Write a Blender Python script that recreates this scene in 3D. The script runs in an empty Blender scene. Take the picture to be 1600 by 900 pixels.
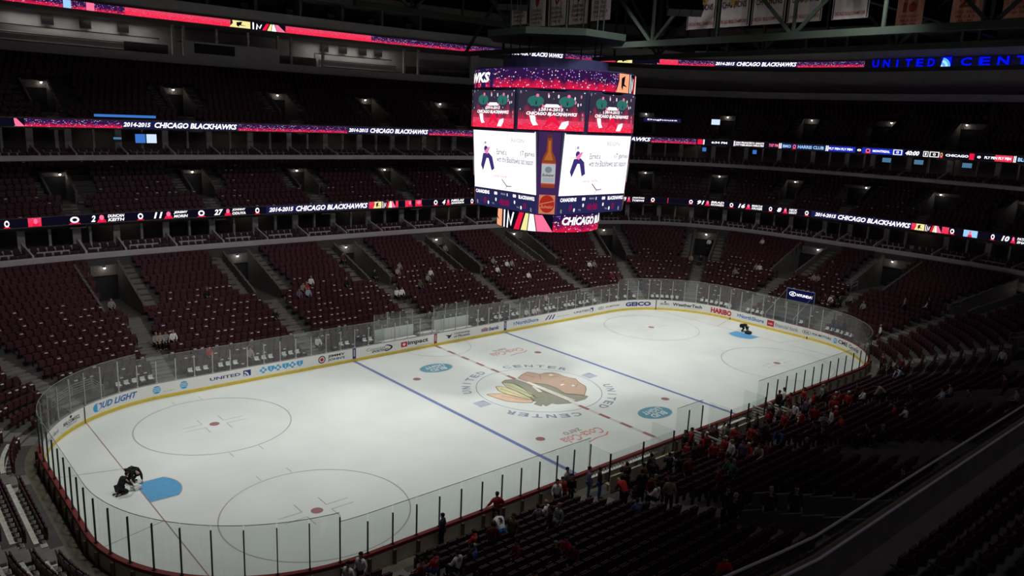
import bpy, bmesh, math, random
from mathutils import Vector, Matrix
from mathutils.geometry import tessellate_polygon
random.seed(7)
SC = bpy.context.scene
COL = SC.collection

# ------------------------------------------------------------------ camera
CAM = (-37.18, -38.715, 19.086); YAW, PITCH, ROLL, FPX = .7229, -.2143, .0424, 1212.87
_ca, _sa, _cb, _sb = math.cos(YAW), math.sin(YAW), math.cos(PITCH), math.sin(PITCH)
_f = Vector((_cb*_sa, _cb*_ca, _sb)); _r = Vector((_ca, -_sa, 0)); _u = _r.cross(_f)
_cc, _sc = math.cos(ROLL), math.sin(ROLL)
_R = _cc*_r+_sc*_u; _U = -_sc*_r+_cc*_u
cd = bpy.data.cameras.new('camera'); cam = bpy.data.objects.new('camera', cd); COL.objects.link(cam)
M = Matrix((_R, _U, -_f)).transposed().to_4x4(); M.translation = Vector(CAM); cam.matrix_world = M
cd.sensor_width = 36; cd.lens = FPX*36/1600; cd.clip_start = .1; cd.clip_end = 400
SC.camera = cam
def project(p):
    e = Vector(p)-Vector(CAM); z = e.dot(_f)
    if z < .5: return None
    return 800+FPX*e.dot(_R)/z, 450-FPX*e.dot(_U)/z, z

# ------------------------------------------------------------------ world, exposure, big lights
W = bpy.data.worlds.new('world'); SC.world = W; W.use_nodes = True
W.node_tree.nodes['Background'].inputs[0].default_value = (.55, .5, .6, 1)
W.node_tree.nodes['Background'].inputs[1].default_value = .006
vs = SC.view_settings; vs.view_transform = 'Standard'; vs.look = 'None'; vs.exposure = 0; vs.gamma = 1; vs.use_curve_mapping = False
def area(name, loc, size, power, col=(1, 1, 1), spread=180, target=None):
    l = bpy.data.lights.new(name, 'AREA'); l.shape = 'RECTANGLE'; l.size = size[0]; l.size_y = size[1]
    l.energy = power; l.color = col; l.spread = math.radians(spread)
    o = bpy.data.objects.new(name, l); o.location = loc; COL.objects.link(o)
    t = Vector(target if target else (loc[0], loc[1], 0))-Vector(loc)
    o.rotation_euler = t.to_track_quat('-Z', 'Y').to_euler()
    return o
ICE_W = 780; NEAR_FILL_W = 170; STAND_FILL_W = 230
for ix in (-26, -13, 0, 13, 26):
    for iy in (-12, 17):
        area('rink_floodlight', (ix*.92 if ix < 26 else 21, iy, 33), (2.2, 2.2), ICE_W*(.5 if iy > 0 else 1)*{-26: .82, -13: 1.0, 0: 1.12, 13: 1.18, 26: 1.22}[ix], (.98, 1, .955), 54 if iy > 0 else 90, (ix*(.93 if ix < 0 else .98), 4.2, 0))
for hx, hy in ((-34, -46), (-12, -46), (14, -46)):   # unseen fill lamps added to brighten the near seats and rail
    area('near_fill_light', (hx, hy, 36), (3, 3), NEAR_FILL_W*1.7, (.95, .88, .95), 170)
for hx, hy, tx, ty, pw in ((-26, 2, -27, 29, .75), (-4, 2, -4, 30, 1), (20, 2, 20, 29, 1), (14, 6, 44, 14, .42), (14, -4, 44, -8, .2)):   # unseen fill lamps added, aimed at the far and end stands
    area('stand_fill_light', (hx, hy, 37.5), (2, 2), STAND_FILL_W*pw, (1, .9, .95), 62, (tx, ty, 5))

# ------------------------------------------------------------------ materials
MATS = {}
def mat(name, c, rough=.7, metal=0, var=0, scale=3, spec=.3, rimcol=None):
    if name in MATS: return MATS[name]
    m = bpy.data.materials.new(name); m.use_nodes = True; nt = m.node_tree; b = nt.nodes['Principled BSDF']
    b.inputs['Base Color'].default_value = (*c, 1); b.inputs['Roughness'].default_value = rough
    b.inputs['Metallic'].default_value = metal; b.inputs['Specular IOR Level'].default_value = spec
    n = nt.nodes.new('ShaderNodeTexNoise'); n.inputs['Scale'].default_value = scale; n.inputs['Detail'].default_value = 3
    tc = nt.nodes.new('ShaderNodeTexCoord'); nt.links.new(tc.outputs['Object'], n.inputs['Vector'])
    r = nt.nodes.new('ShaderNodeValToRGB'); v = var if var else .06
    r.color_ramp.elements[0].position = .3; r.color_ramp.elements[1].position = .7
    r.color_ramp.elements[0].color = (*[x*(1-v) for x in c], 1); r.color_ramp.elements[1].color = (*[min(1, x*(1+v)) for x in c], 1)
    nt.links.new(n.outputs[0], r.inputs[0]); nt.links.new(r.outputs[0], b.inputs['Base Color'])
    MATS[name] = m; return m
def emis(name, c, s=1.0):
    if name in MATS: return MATS[name]
    m = bpy.data.materials.new(name); m.use_nodes = True; nt = m.node_tree; nt.nodes.clear()
    e = nt.nodes.new('ShaderNodeEmission'); o = nt.nodes.new('ShaderNodeOutputMaterial')
    e.inputs[0].default_value = (*c, 1); e.inputs[1].default_value = s; nt.links.new(e.outputs[0], o.inputs[0])
    MATS[name] = m; return m
def led_city(name, low, high, dots, s=1.0, sc=9.0, grad=.5):
    """LED picture: a city glow, low colour at the bottom, high colour at the top, bright light dots (UV in metres)"""
    m = bpy.data.materials.new(name); m.use_nodes = True; nt = m.node_tree; nt.nodes.clear(); N = nt.nodes.new; L = nt.links.new
    uv = N('ShaderNodeUVMap'); sep = N('ShaderNodeSeparateXYZ'); L(uv.outputs[0], sep.inputs[0])
    nz = N('ShaderNodeTexNoise'); nz.inputs['Scale'].default_value = 2.2; L(uv.outputs[0], nz.inputs['Vector'])
    add = N('ShaderNodeMath'); add.operation = 'MULTIPLY_ADD'; L(nz.outputs[0], add.inputs[0]); add.inputs[1].default_value = .9; L(sep.outputs[1], add.inputs[2])
    rp = N('ShaderNodeValToRGB'); rp.color_ramp.elements[0].position = grad; rp.color_ramp.elements[0].color = (*low, 1)
    rp.color_ramp.elements[1].position = min(1, grad+.45); rp.color_ramp.elements[1].color = (*high, 1); L(add.outputs[0], rp.inputs[0])
    vo = N('ShaderNodeTexVoronoi'); vo.inputs['Scale'].default_value = sc; L(uv.outputs[0], vo.inputs['Vector'])
    lt = N('ShaderNodeMath'); lt.operation = 'LESS_THAN'; L(vo.outputs['Distance'], lt.inputs[0]); lt.inputs[1].default_value = .3
    sc2 = N('ShaderNodeSeparateColor'); L(vo.outputs['Color'], sc2.inputs[0])
    gt = N('ShaderNodeMath'); gt.operation = 'GREATER_THAN'; L(sc2.outputs[0], gt.inputs[0]); gt.inputs[1].default_value = .52
    mu = N('ShaderNodeMath'); mu.operation = 'MULTIPLY'; L(lt.outputs[0], mu.inputs[0]); L(gt.outputs[0], mu.inputs[1])
    dr = N('ShaderNodeValToRGB'); L(sc2.outputs[1], dr.inputs[0]); dr.color_ramp.interpolation = 'CONSTANT'
    dr.color_ramp.elements[0].color = (*dots[0], 1); dr.color_ramp.elements[1].position = .66; dr.color_ramp.elements[1].color = (*dots[2], 1)
    el = dr.color_ramp.elements.new(.33); el.color = (*dots[1], 1)
    mx = N('ShaderNodeMix'); mx.data_type = 'RGBA'; L(mu.outputs[0], mx.inputs[0]); L(rp.outputs[0], mx.inputs[6]); L(dr.outputs[0], mx.inputs[7])
    e = N('ShaderNodeEmission'); e.inputs[1].default_value = s; L(mx.outputs[2], e.inputs[0]); o = N('ShaderNodeOutputMaterial'); L(e.outputs[0], o.inputs[0])
    MATS[name] = m; return m
def glassmat(name, tint=(.95, .97, .96), diff=.028, gloss=.04):
    m = bpy.data.materials.new(name); m.use_nodes = True; nt = m.node_tree; nt.nodes.clear(); N = nt.nodes.new; L = nt.links.new
    t = N('ShaderNodeBsdfTransparent'); t.inputs[0].default_value = (*tint, 1)
    d = N('ShaderNodeBsdfDiffuse'); d.inputs[0].default_value = (.8, .82, .82, 1)
    g = N('ShaderNodeBsdfGlossy'); g.inputs['Roughness'].default_value = .08
    a = N('ShaderNodeMixShader'); a.inputs[0].default_value = diff; L(t.outputs[0], a.inputs[1]); L(d.outputs[0], a.inputs[2])
    b = N('ShaderNodeMixShader'); b.inputs[0].default_value = gloss; L(a.outputs[0], b.inputs[1]); L(g.outputs[0], b.inputs[2])
    o = N('ShaderNodeOutputMaterial'); L(b.outputs[0], o.inputs[0]); MATS[name] = m; return m

ice_m = mat('ice', (.74, .77, .75), .22, 0, .05, .25, .35)
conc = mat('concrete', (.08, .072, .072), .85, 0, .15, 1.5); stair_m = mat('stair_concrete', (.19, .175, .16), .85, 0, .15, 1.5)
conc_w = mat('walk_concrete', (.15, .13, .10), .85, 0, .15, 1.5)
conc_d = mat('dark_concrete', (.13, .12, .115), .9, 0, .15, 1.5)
ledge_m = mat('painted_ledge', (.50, .47, .48), .6, 0, .06, 1)
wall_g = mat('grey_wall', (.42, .41, .41), .8, 0, .08, 1)
dark = mat('dark_paint', (.02, .02, .022), .7)
steel = mat('dark_green_steel', (.028, .04, .032), .6)
roof_m = mat('roof_deck', (.03, .03, .033), .9)
white_b = mat('white_board', (.86, .86, .83), .45, 0, .02, 1)
cream = mat('cream_panel', (.62, .58, .46), .6, 0, .06, 2)
yellow = mat('yellow_kickplate', (.78, .58, .08), .5)
redcap = mat('red_cap', (.24, .035, .032), .5)
red_l = mat('red_line_paint', (.34, .17, .16), .4); goal_l = mat('goal_line_paint', (.36, .23, .22), .4); blue_l = mat('blue_line_paint', (.17, .22, .43), .4); grey_l = mat('thin_line_paint', (.42, .36, .36), .4)
seat_m = mat('maroon_seat_plastic', (.066, .021, .030), .5, 0, .2, 2)
seat_n = mat('dark_seat_plastic', (.05, .018, .025), .45, 0, .2, 2)
pale_p = mat('pale_plastic', (.75, .72, .68), .5)
alum = mat('aluminium', (.55, .56, .56), .35, .8)
darkpost = mat('dark_post', (.035, .045, .045), .4, .3)
rail_m = mat('polished_rail', (.75, .74, .82), .4, .25)
brass_m = mat('bronze_ledge', (.28, .24, .16), .4, .3)
glass_m = glassmat('plexiglass')
glass_r = glassmat('rail_glass', (.82, .84, .84), .01, .05)
LW = emis('led_white', (1, .97, 1), 1.3); LR = emis('led_red', (.85, .01, .06), 1.0); LPK = emis('led_pink', (1, .18, .35), 1.0)
LN = emis('led_navy', (.012, .012, .07), 1.0); LB = emis('led_blue', (.01, .03, .5), .9); LK = emis('led_black', (.004, .003, .01), 1)
LY = emis('led_yellow', (.95, .85, .35), 1.0); LO = emis('led_peach', (1, .42, .22), 1.0); LC = emis('led_cyan', (.35, .65, 1), 1.0)
LG = emis('led_teal', (.03, .16, .14), 1.0); LDR = emis('led_clock_red', (.35, .0, .06), 1.0); LGY = emis('led_grey', (.35, .35, .38), 1.0)
LBL = emis('sign_blue', (.0, .005, .85), 1.0); LLB = emis('sign_light_blue', (.1, .5, .95), 1.0)
lamp_e = emis('lamp_glow', (1, .93, .85), 22)
city = led_city('led_city_night', (.75, .01, .06), (.03, .008, .06), ((1, .9, 1), (.9, .25, .6), (.3, .25, 1)))
redglow = led_city('led_red_glow', (.95, .02, .07), (.8, .05, .12), ((1, .25, .3), (.9, .3, .5), (.7, .1, .3)), 1.0, 12, .9)
citys = led_city('led_screen_night', (.75, .02, .07), (.035, .03, .055), ((.9, .85, .95), (.8, .25, .4), (.25, .22, .3)), 1.0, 6, .55)

# ------------------------------------------------------------------ mesh helper
class MB:
    def __init__(s): s.v = []; s.f = []; s.m = []; s.uv = []
    def add(s, vs, fs, m=0, uvs=None):
        k = len(s.v); s.v.extend([tuple(p) for p in vs])
        for i, f in enumerate(fs):
            s.f.append(tuple(k+j for j in f)); s.m.append(m)
            s.uv.append([uvs[j] for j in f] if uvs else None)
    def quad(s, a, b, c, d, m=0, uv=None): s.add([a, b, c, d], [(0, 1, 2, 3)], m, uv)
    def hexa(s, p, m=0):   # 8 points: bottom ring 0-3, top ring 4-7
        s.add(p, [(3, 2, 1, 0), (4, 5, 6, 7), (0, 1, 5, 4), (1, 2, 6, 5), (2, 3, 7, 6), (3, 0, 4, 7)], m)
    def box(s, c, size, yaw=0, m=0, pitch=0):
        hx, hy, hz = size[0]/2, size[1]/2, size[2]/2
        R = Matrix.Rotation(yaw, 3, 'Z') @ Matrix.Rotation(pitch, 3, 'X'); C = Vector(c)
        s.hexa([C+R @ Vector(q) for q in ((-hx, -hy, -hz), (hx, -hy, -hz), (hx, hy, -hz), (-hx, hy, -hz), (-hx, -hy, hz), (hx, -hy, hz), (hx, hy, hz), (-hx, hy, hz))], m)
    def tube(s, pts, r, n=6, m=0):
        pts = [Vector(p) for p in pts]; rings = []
        for i, p in enumerate(pts):
            t = (pts[min(i+1, len(pts)-1)]-pts[max(i-1, 0)]).normalized()
            a = t.orthogonal().normalized() if i == 0 else (pa-t*pa.dot(t)).normalized()
            pa = a; b = t.cross(a); rr = r[i] if isinstance(r, (list, tuple)) else r
            rings.append([p+a*math.cos(2*math.pi*j/n)*rr+b*math.sin(2*math.pi*j/n)*rr for j in range(n)])
        vs = [q for g in rings for q in g]; fs = []
        for i in range(len(pts)-1):
            for j in range(n): fs.append((i*n+j, i*n+(j+1) % n, (i+1)*n+(j+1) % n, (i+1)*n+j))
        fs.append(tuple(range(n-1, -1, -1))); fs.append(tuple((len(pts)-1)*n+j for j in range(n)))
        s.add(vs, fs, m)
    def ball(s, c, r, m=0, n=8, sc=(1, 1, 1)):
        vs = []; k = n//2
        for i in range(1, k):
            for j in range(n):
                a, b = math.pi*i/k, 2*math.pi*j/n
                vs.append((c[0]+r*sc[0]*math.sin(a)*math.cos(b), c[1]+r*sc[1]*math.sin(a)*math.sin(b), c[2]+r*sc[2]*math.cos(a)))
        vs += [(c[0], c[1], c[2]+r*sc[2]), (c[0], c[1], c[2]-r*sc[2])]; T = len(vs)-2; fs = []
        for i in range(k-2):
            for j in range(n): fs.append((i*n+j, (i+1)*n+j, (i+1)*n+(j+1) % n, i*n+(j+1) % n))
        for j in range(n):
            fs.append((T, j, (j+1) % n)); fs.append((T+1, (k-2)*n+(j+1) % n, (k-2)*n+j))
        s.add(vs, fs, m)
    def build(s, name, mats, parent=None, smooth=False, loc=None):
        me = bpy.data.meshes.new(name)
        v = s.v if loc is None else [(p[0]-loc[0], p[1]-loc[1], p[2]-loc[2]) for p in s.v]
        me.from_pydata(v, [], s.f)
        for m in (mats if isinstance(mats, (list, tuple)) else [mats]): me.materials.append(m)
        me.polygons.foreach_set('material_index', s.m)
        if any(u for u in s.uv):
            ul = me.uv_layers.new(name='UVMap'); d = []
            for f, u in zip(s.f, s.uv):
                for j in range(len(f)): d.extend(u[j] if u else (0, 0))
            ul.data.foreach_set('uv', d)
        if smooth: me.polygons.foreach_set('use_smooth', [True]*len(me.polygons))
        me.update(); o = bpy.data.objects.new(name, me)
        if loc is not None and parent is None: o.location = loc
        COL.objects.link(o)
        if parent is not None: o.parent = parent
        return o
def tag(o, label=None, cat=None, group=None, kind=None):
    if label: o['label'] = label
    if cat: o['category'] = cat
    if group: o['group'] = group
    if kind: o['kind'] = kind
    return o
def empty(name, loc, rz=0, label=None, cat=None, group=None):
    o = bpy.data.objects.new(name, None); o.location = loc; o.rotation_euler = (0, 0, rz); COL.objects.link(o)
    return tag(o, label, cat, group)
def copy_tree(o, parent=None):
    c = o.copy(); COL.objects.link(c)
    if parent is not None: c.parent = parent
    for ch in list(o.children): copy_tree(ch, c)
    return c
_fc = {}
def font2d(s, shear=0, off=.0):
    k = (s, shear, off)
    if k in _fc: return _fc[k]
    cu = bpy.data.curves.new('t', 'FONT'); cu.body = s; cu.shear = shear; cu.offset = off; cu.resolution_u = 2
    ob = bpy.data.objects.new('t', cu); COL.objects.link(ob)
    me = bpy.data.meshes.new_from_object(ob.evaluated_get(bpy.context.evaluated_depsgraph_get()))
    vs = [(v.co.x, v.co.y) for v in me.vertices]; fs = [tuple(p.vertices) for p in me.polygons]
    bpy.data.objects.remove(ob); bpy.data.curves.remove(cu); bpy.data.meshes.remove(me)
    x0 = min(v[0] for v in vs); x1 = max(v[0] for v in vs); y0 = min(v[1] for v in vs); y1 = max(v[1] for v in vs)
    vs = [((x-x0)/(x1-x0), (y-y0)/(y1-y0)) for x, y in vs]
    _fc[k] = (vs, fs, (x1-x0)/(y1-y0)); return _fc[k]
def txt(mb, S, s, a0, b0, a1, b1, m=0, o=.02, shear=0, off=.02):
    vs, fs, asp = font2d(s, shear, off)
    mb.add([S(a0+(a1-a0)*x, b0+(b1-b0)*y, o) for x, y in vs], fs, m)
def pg(mb, S, pts, m=0, o=.01):
    tr = tessellate_polygon([[Vector((x, y, 0)) for x, y in pts]]); lim = getattr(S, 'maxa', None)
    if lim is None: mb.add([S(x, y, o) for x, y in pts], [tuple(t) for t in tr], m); return
    st = [[tuple(pts[i]) for i in t] for t in tr]
    while st:      # split long triangles so that they follow a curved surface
        t = st.pop(); e = [(abs(t[i][0]-t[(i+1) % 3][0]), i) for i in range(3)]; w, i = max(e)
        if w <= lim: mb.add([S(x, y, o) for x, y in t], [(0, 1, 2)], m)
        else:
            a, b, c = t[i], t[(i+1) % 3], t[(i+2) % 3]; q = ((a[0]+b[0])/2, (a[1]+b[1])/2); st += [[a, q, c], [q, b, c]]
def rect(mb, S, a0, b0, a1, b1, m=0, o=.0, n=1, uv=True):
    for i in range(n):
        p, q = a0+(a1-a0)*i/n, a0+(a1-a0)*(i+1)/n
        mb.quad(S(p, b0, o), S(q, b0, o), S(q, b1, o), S(p, b1, o), m, [(p, 0), (q, 0), (q, 1), (p, 1)] if uv else None)
def ell(cx, cy, rx, ry, n=20, a0=0, a1=2*math.pi): return [(cx+rx*math.cos(a0+(a1-a0)*i/n), cy+ry*math.sin(a0+(a1-a0)*i/n)) for i in range(n)]
def plane_surf(o, ax, ay, nrm):
    o, ax, ay, nrm = Vector(o), Vector(ax).normalized(), Vector(ay).normalized(), Vector(nrm).normalized()
    return lambda a, b, d=0: tuple(o+ax*a+ay*b+nrm*d)
HL,HW,RC=30.48,12.95,8.53
SX,SY=HL-RC,HW-RC
PER=4*SX+4*SY+2*math.pi*RC
def inner(s):
    "point and outward normal of the rink edge; s=0 at far middle, clockwise seen from above"
    s=(s+PER/2)%PER-PER/2
    q=math.pi*RC/2; m=1 if s>=0 else -1; a=abs(s)
    if a<SX: p=(a,HW);n=(0,1)
    elif a<SX+q:
        t=(a-SX)/RC; n=(math.sin(t),math.cos(t)); p=(SX+RC*n[0],SY+RC*n[1])
    elif a<SX+q+2*SY: p=(HL,SY-(a-SX-q)); n=(1,0)
    elif a<SX+2*q+2*SY:
        t=(a-SX-q-2*SY)/RC; n=(math.cos(t),-math.sin(t)); p=(SX+RC*n[0],-SY+RC*n[1])
    else: p=(SX-(a-SX-2*q-2*SY),-HW); n=(0,-1)
    return (p[0]*m,p[1]),(n[0]*m,n[1])
KN=((18.2,3.7),(24.5,2.7),(36.0,2.6),(60.0,2.6))
_c={}
def knots(s):
    k=round(s,4)
    if k in _c: return _c[k]
    p,w=inner(s); L=[(0.,0.)]
    if w==(0,-1): p=(SX,p[1])
    for d,n in KN:
        a,b=HL+d,HW+d; lo,hi=0,200.
        for i in range(50):
            t=(lo+hi)/2; x=abs(p[0]+w[0]*t)/a; y=abs(p[1]+w[1]*t)/b
            if x**n+y**n<1: lo=t
            else: hi=t
        L.append((d,lo))
    _c[k]=L
    return L
def P(s,d):
    L=knots(s)
    p,w=inner(s)
    for (d0,t0),(d1,t1) in zip(L,L[1:]):
        if d<=d1 or d1==60.0: break
    t=t0+(t1-t0)*(d-d0)/(d1-d0)
    return (p[0]+w[0]*t,p[1]+w[1]*t)
def P3(s, d, z): x, y = P(s, d); return (x, y, z)
def scale(s, d):
    a, b = P(s-.25, d), P(s+.25, d); return math.hypot(b[0]-a[0], b[1]-a[1])/.5
def outdir(s, d):
    a, b = P(s-.2, d), P(s+.2, d); t = (b[0]-a[0], b[1]-a[1]); l = math.hypot(*t); return (-t[1]/l, t[0]/l)
def stations(s0, s1, extra=()):
    L = []; s = s0
    q = SX; e1 = SX+math.pi*RC/2
    while s < s1-1e-6:
        L.append(s); a = abs((s+PER/2) % PER-PER/2); c = q-1 < a < e1+1 or PER/2-e1-1 < a < PER/2-q+1
        s += .45 if c else 1.4
    L.append(s1); L += [e for e in extra if s0 < e < s1]
    return sorted(set(round(x, 4) for x in L))
def sweep(mb, prof, s0, s1, m=0, extra=(), closed=False):
    st = stations(s0, s1, extra); n = len(prof); vs = []
    for s in st: vs += [P3(s, d, z) for d, z in prof]
    fs = []
    for i in range(len(st)-1):
        for j in range(n-1 if not closed else n):
            k = (j+1) % n; fs.append((i*n+j, (i+1)*n+j, (i+1)*n+k, i*n+k))
    if closed: fs.append(tuple(range(n))); fs.append(tuple((len(st)-1)*n+j for j in range(n-1, -1, -1)))
    mb.add(vs, fs, m)
def ring(s): return (s+PER/2) % PER-PER/2
def mirror(L):
    o = []
    for s in L:
        for t in (s, PER/2-s): o.append(round(ring(t), 2))
    return sorted(set(o))
H = PER/2
# aisle centres of each tier, measured along the rink edge
ENDA = [26.6, 30.8, 35.5, 43.9, 48.5, 52.9]
AIS1 = [-21.3, -10.2, .8, 11.8, 22.2]+ENDA+[-e for e in ENDA]+[ring(H-s) for s in (-21.3, -10.2, 0.3, 11.8, 22.2)]
END2 = [28.5, 30.9, 33.25, 35.5, 44.0, 46.3, 48.6, 51.0]
AIS2 = [-22.0, -10.5, .5, 11.3, 21.5]+END2+[-e for e in END2]+[ring(H-s) for s in (-21.5, -10.5, .5, 11.0, 21.5)]
T1 = dict(d0=.85, dd=.85, z0=.25, dz=.29, n=20, vk=11, vend=19)
T2 = dict(d0=20.2, dd=.85, z0=9.2, dz=.42, n=11, vk=4, vend=8)
T3 = dict(d0=25.4, dd=.85, z0=17.0, dz=.48, n=13, vk=3, vend=7)

# ================================================================== SETTING: ice, stands, balconies, roof
def ice(a, b, o=0): return (a, b, .003+o)
mb = MB()
st = stations(-H, H-.01); mb.add([P3(s, .12, 0) for s in st], [tuple(range(len(st)-1, -1, -1))])
floor = tag(mb.build('floor', ice_m), 'white ice sheet of the hockey rink', kind='structure')
def paint(name, mb, mats): o = mb.build(name, mats, floor); return o
def line(x0, x1, y0, y1, name, m, o=0):
    b = MB(); rect(b, ice, x0, y0, x1, y1, 0, o); return paint(name, b, m)
def arcband(b, cx, cy, r, w, a0=0, a1=2*math.pi, n=64, m=0, o=.001):
    for i in range(n):
        p, q = a0+(a1-a0)*i/n, a0+(a1-a0)*(i+1)/n
        b.quad(ice(cx+(r-w)*math.cos(p), cy+(r-w)*math.sin(p), o), ice(cx+r*math.cos(p), cy+r*math.sin(p), o), ice(cx+r*math.cos(q), cy+r*math.sin(q), o), ice(cx+(r-w)*math.cos(q), cy+(r-w)*math.sin(q), o), m)
for sx in (-1, 1):
    line(sx*7.77-.15, sx*7.77+.15, -12.95, 12.95, 'blue_line', blue_l, .001)
    yy = SY+math.sqrt(RC**2-(27.13-SX)**2)
    line(sx*27.13-.03, sx*27.13+.03, -yy, yy, 'goal_line', goal_l, .001)
    b = MB()
    for sy in (-1, 1): pg(b, ice, [(sx*27.13, sy*3.35), (sx*30.4, sy*4.27), (sx*30.4, sy*4.34), (sx*27.13, sy*3.42)], 0, .001)
    paint('trapezoid_line', b, grey_l)
    b = MB(); pts = [(sx*27.1, -1.22), (sx*25.75, -1.22)]+[(sx*27.13-sx*1.83*math.cos(t), 1.83*math.sin(t)) for t in [(-.73+1.46*i/14) for i in range(15)]]+[(sx*25.75, 1.22), (sx*27.1, 1.22)]
    pg(b, ice, pts, 0, .002); paint('goal_crease', b, mat('crease_blue', (.11, .36, .64), .4))
    b = MB(); q = pts
    for i in range(len(q)-1):
        d = Vector((q[i+1][0]-q[i][0], q[i+1][1]-q[i][1])); n_ = Vector((-d.y, d.x)).normalized()*.025
        pg(b, ice, [(q[i][0]-n_.x, q[i][1]-n_.y), (q[i+1][0]-n_.x, q[i+1][1]-n_.y), (q[i+1][0]+n_.x, q[i+1][1]+n_.y), (q[i][0]+n_.x, q[i][1]+n_.y)], 0, .004)
    paint('crease_outline', b, grey_l)
    for sy in (-1, 1):
        cx, cy = sx*21.03, sy*6.71; b = MB(); arcband(b, cx, cy, 4.57, .07)
        for ax in (-1, 1):
            for ay in (-1, 1):
                x, y = cx+ax*.65, cy+ay*.28
                rect(b, ice, min(x, x+ax*1.2), y-.025, max(x, x+ax*1.2), y+.025, 0, .001); rect(b, ice, x-.025, min(y, y+ay*.9), x+.025, max(y, y+ay*.9), 0, .001)
                rect(b, ice, cx+ax*.86-.025, min(cy+ay*4.57, cy+ay*5.2), cx+ax*.86+.025, max(cy+ay*4.57, cy+ay*5.2), 0, .001)
        paint('faceoff_circle', b, grey_l)
        b = MB(); pg(b, ice, ell(cx, cy, .3, .3, 20), 0, .002); paint('faceoff_dot', b, red_l)
        b = MB(); pg(b, ice, ell(sx*6.1, sy*6.71, .3, .3, 20), 0, .002); paint('faceoff_dot', b, red_l)
b = MB(); rect(b, ice, -.15, -12.95, .15, 12.95, 1, .0005)
y = -12.6
while y < 12.8:
    rect(b, ice, -.15, y, .15, min(y+.95, 12.9), 0, .0015); y += 1.9
paint('centre_line', b, [red_l, mat('faded_line', (.62, .57, .56), .3)])
b = MB(); arcband(b, 0, 4.57*0, 4.6, .06, m=0); paint('centre_circle', b, mat('slate_paint', (.27, .31, .40), .4))
b = MB(); arcband(b, 0, 12.95, 3.05, .06, math.pi, 2*math.pi, 30); paint('referee_crease', b, grey_l)
slate = mat('slate_paint', (.27, .31, .40), .4)
b = MB()
def ringtext(s, a0, a1, r0, r1, m):
    n = len(s)
    for i, ch in enumerate(s):
        c = a0+(a1-a0)*(i+.5)/n; w = abs(a1-a0)/n*.36
        vs_, fs_, asp = font2d(ch, 0, .03)
        if ch == 'I': w *= .25
        b.add([ice((r0+(r1-r0)*y)*math.cos(math.radians(c+w*(1-2*x))), (r0+(r1-r0)*y)*math.sin(math.radians(c+w*(1-2*x))), .001) for x, y in vs_], fs_, m)
for off in (0, 180):
    ringtext('UNITED', 158-off, 99-off, 4.98, 5.62, 0); ringtext('CENTER', 81-off, 21-off, 4.98, 5.62, 0)
for sx in (-1, 1):
    x = sx*5.3
    pg(b, ice, [(x-.5, -.48), (x+.5, -.48), (x+.5, .48), (x-.5, .48)], 1, .001)
    for k in range(4): arcband(b, x-.5, -.48, .95-.2*k, .07, 0, math.pi/2, 10, 2, .003)
paint('ring_lettering', b, [slate, mat('slate_blue_paint', (.33, .36, .50), .4), ice_m])
CREST = {'face': [(0.28,2.64),(1.15,3.13),(1.88,3.33),(2.13,2.89),(2.33,2.34),(2.88,2.38),(3.4,2.17),(3.53,1.67),(3.52,1.13),(3.63,.51),(3.87,.08),(3.5,-.59),(3.25,-1.58),(2.74,-2.11),(1.74,-2.88),(1.39,-2.4),(.84,-1.79),(.92,-1.11),(1.15,-.28),(1.09,.27),(.82,.71),(.42,1.23),(.31,1.96)],
'hair': [(.42,1.23),(1.16,.35),(1.24,-.59),(.84,-1.79),(1.39,-2.4),(1.74,-2.88),(1.83,-3.17),(1.2,-3.45),(.35,-3.43),(.42,-2.21),(.13,-1.54),(-.15,-.63),(.06,.21)],
'braid': [(-.63,-.54),(-.15,-.63),(.01,-1.46),(.04,-2.41),(-.13,-3.44),(-1.1,-3.0),(-1.24,-2.67),(-1.96,-2.84),(-1.92,-2.42),(-2.26,-2.64),(-2.39,-2.1),(-1.88,-1.89),(-2.04,-1.67),(-1.75,-.95),(-1.39,-.96)],
'feather_dark': [(-1.38,2.58),(-.82,2.85),(-.08,2.61),(.04,1.88),(-.05,.92),(-.49,-.39),(-.88,-1.31),(-1.43,-1.4),(-1.3,-.56),(-.87,.85),(-.77,2.04),(-1.3,2.4)],
'feather_green': [(-1.42,2.48),(-1.11,2.4),(-.79,1.8),(-.89,.62),(-1.11,-.45),(-1.54,-1.33),(-1.8,-.8),(-1.62,.63),(-1.73,1.56)],
'feather_yellow': [(-2.34,2.1),(-2.03,2.08),(-1.8,1.48),(-1.76,.48),(-1.8,-.8),(-1.86,-1.57),(-2.23,-1.08),(-2.52,-.19),(-2.7,.64),(-2.71,1.37)],
'feather_orange': [(-3.9,1.23),(-3.44,1.15),(-2.81,.72),(-2.46,-.12),(-2.17,-1.01),(-1.91,-1.53),(-2.34,-1.8),(-3.0,-1.34),(-3.59,-.6),(-3.82,.36)],
'eye': [(2.75,1.92),(3.05,1.91),(3.01,1.55),(2.74,1.65)], 'cheek': [(1.86,-.25),(2.22,-.19),(2.26,-.4),(1.86,-.46)], 'mouth': [(2.5,-.82),(2.76,-.81),(2.66,-1.06),(2.44,-1.03)]}
cm = [mat('crest_face', (.52, .37, .29), .4), mat('crest_hair', (.29, .30, .24), .4), mat('crest_green', (.50, .53, .33), .4), mat('crest_yellow', (.66, .62, .36), .4), mat('crest_orange', (.72, .50, .36), .4), mat('crest_white', (.78, .74, .66), .4), mat('crest_outline', (.30, .24, .19), .4)]
mi = {'face': 0, 'hair': 1, 'braid': 1, 'feather_dark': 1, 'feather_green': 2, 'feather_yellow': 3, 'feather_orange': 4, 'eye': 5, 'cheek': 5, 'mouth': 5}
b = MB()
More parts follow.
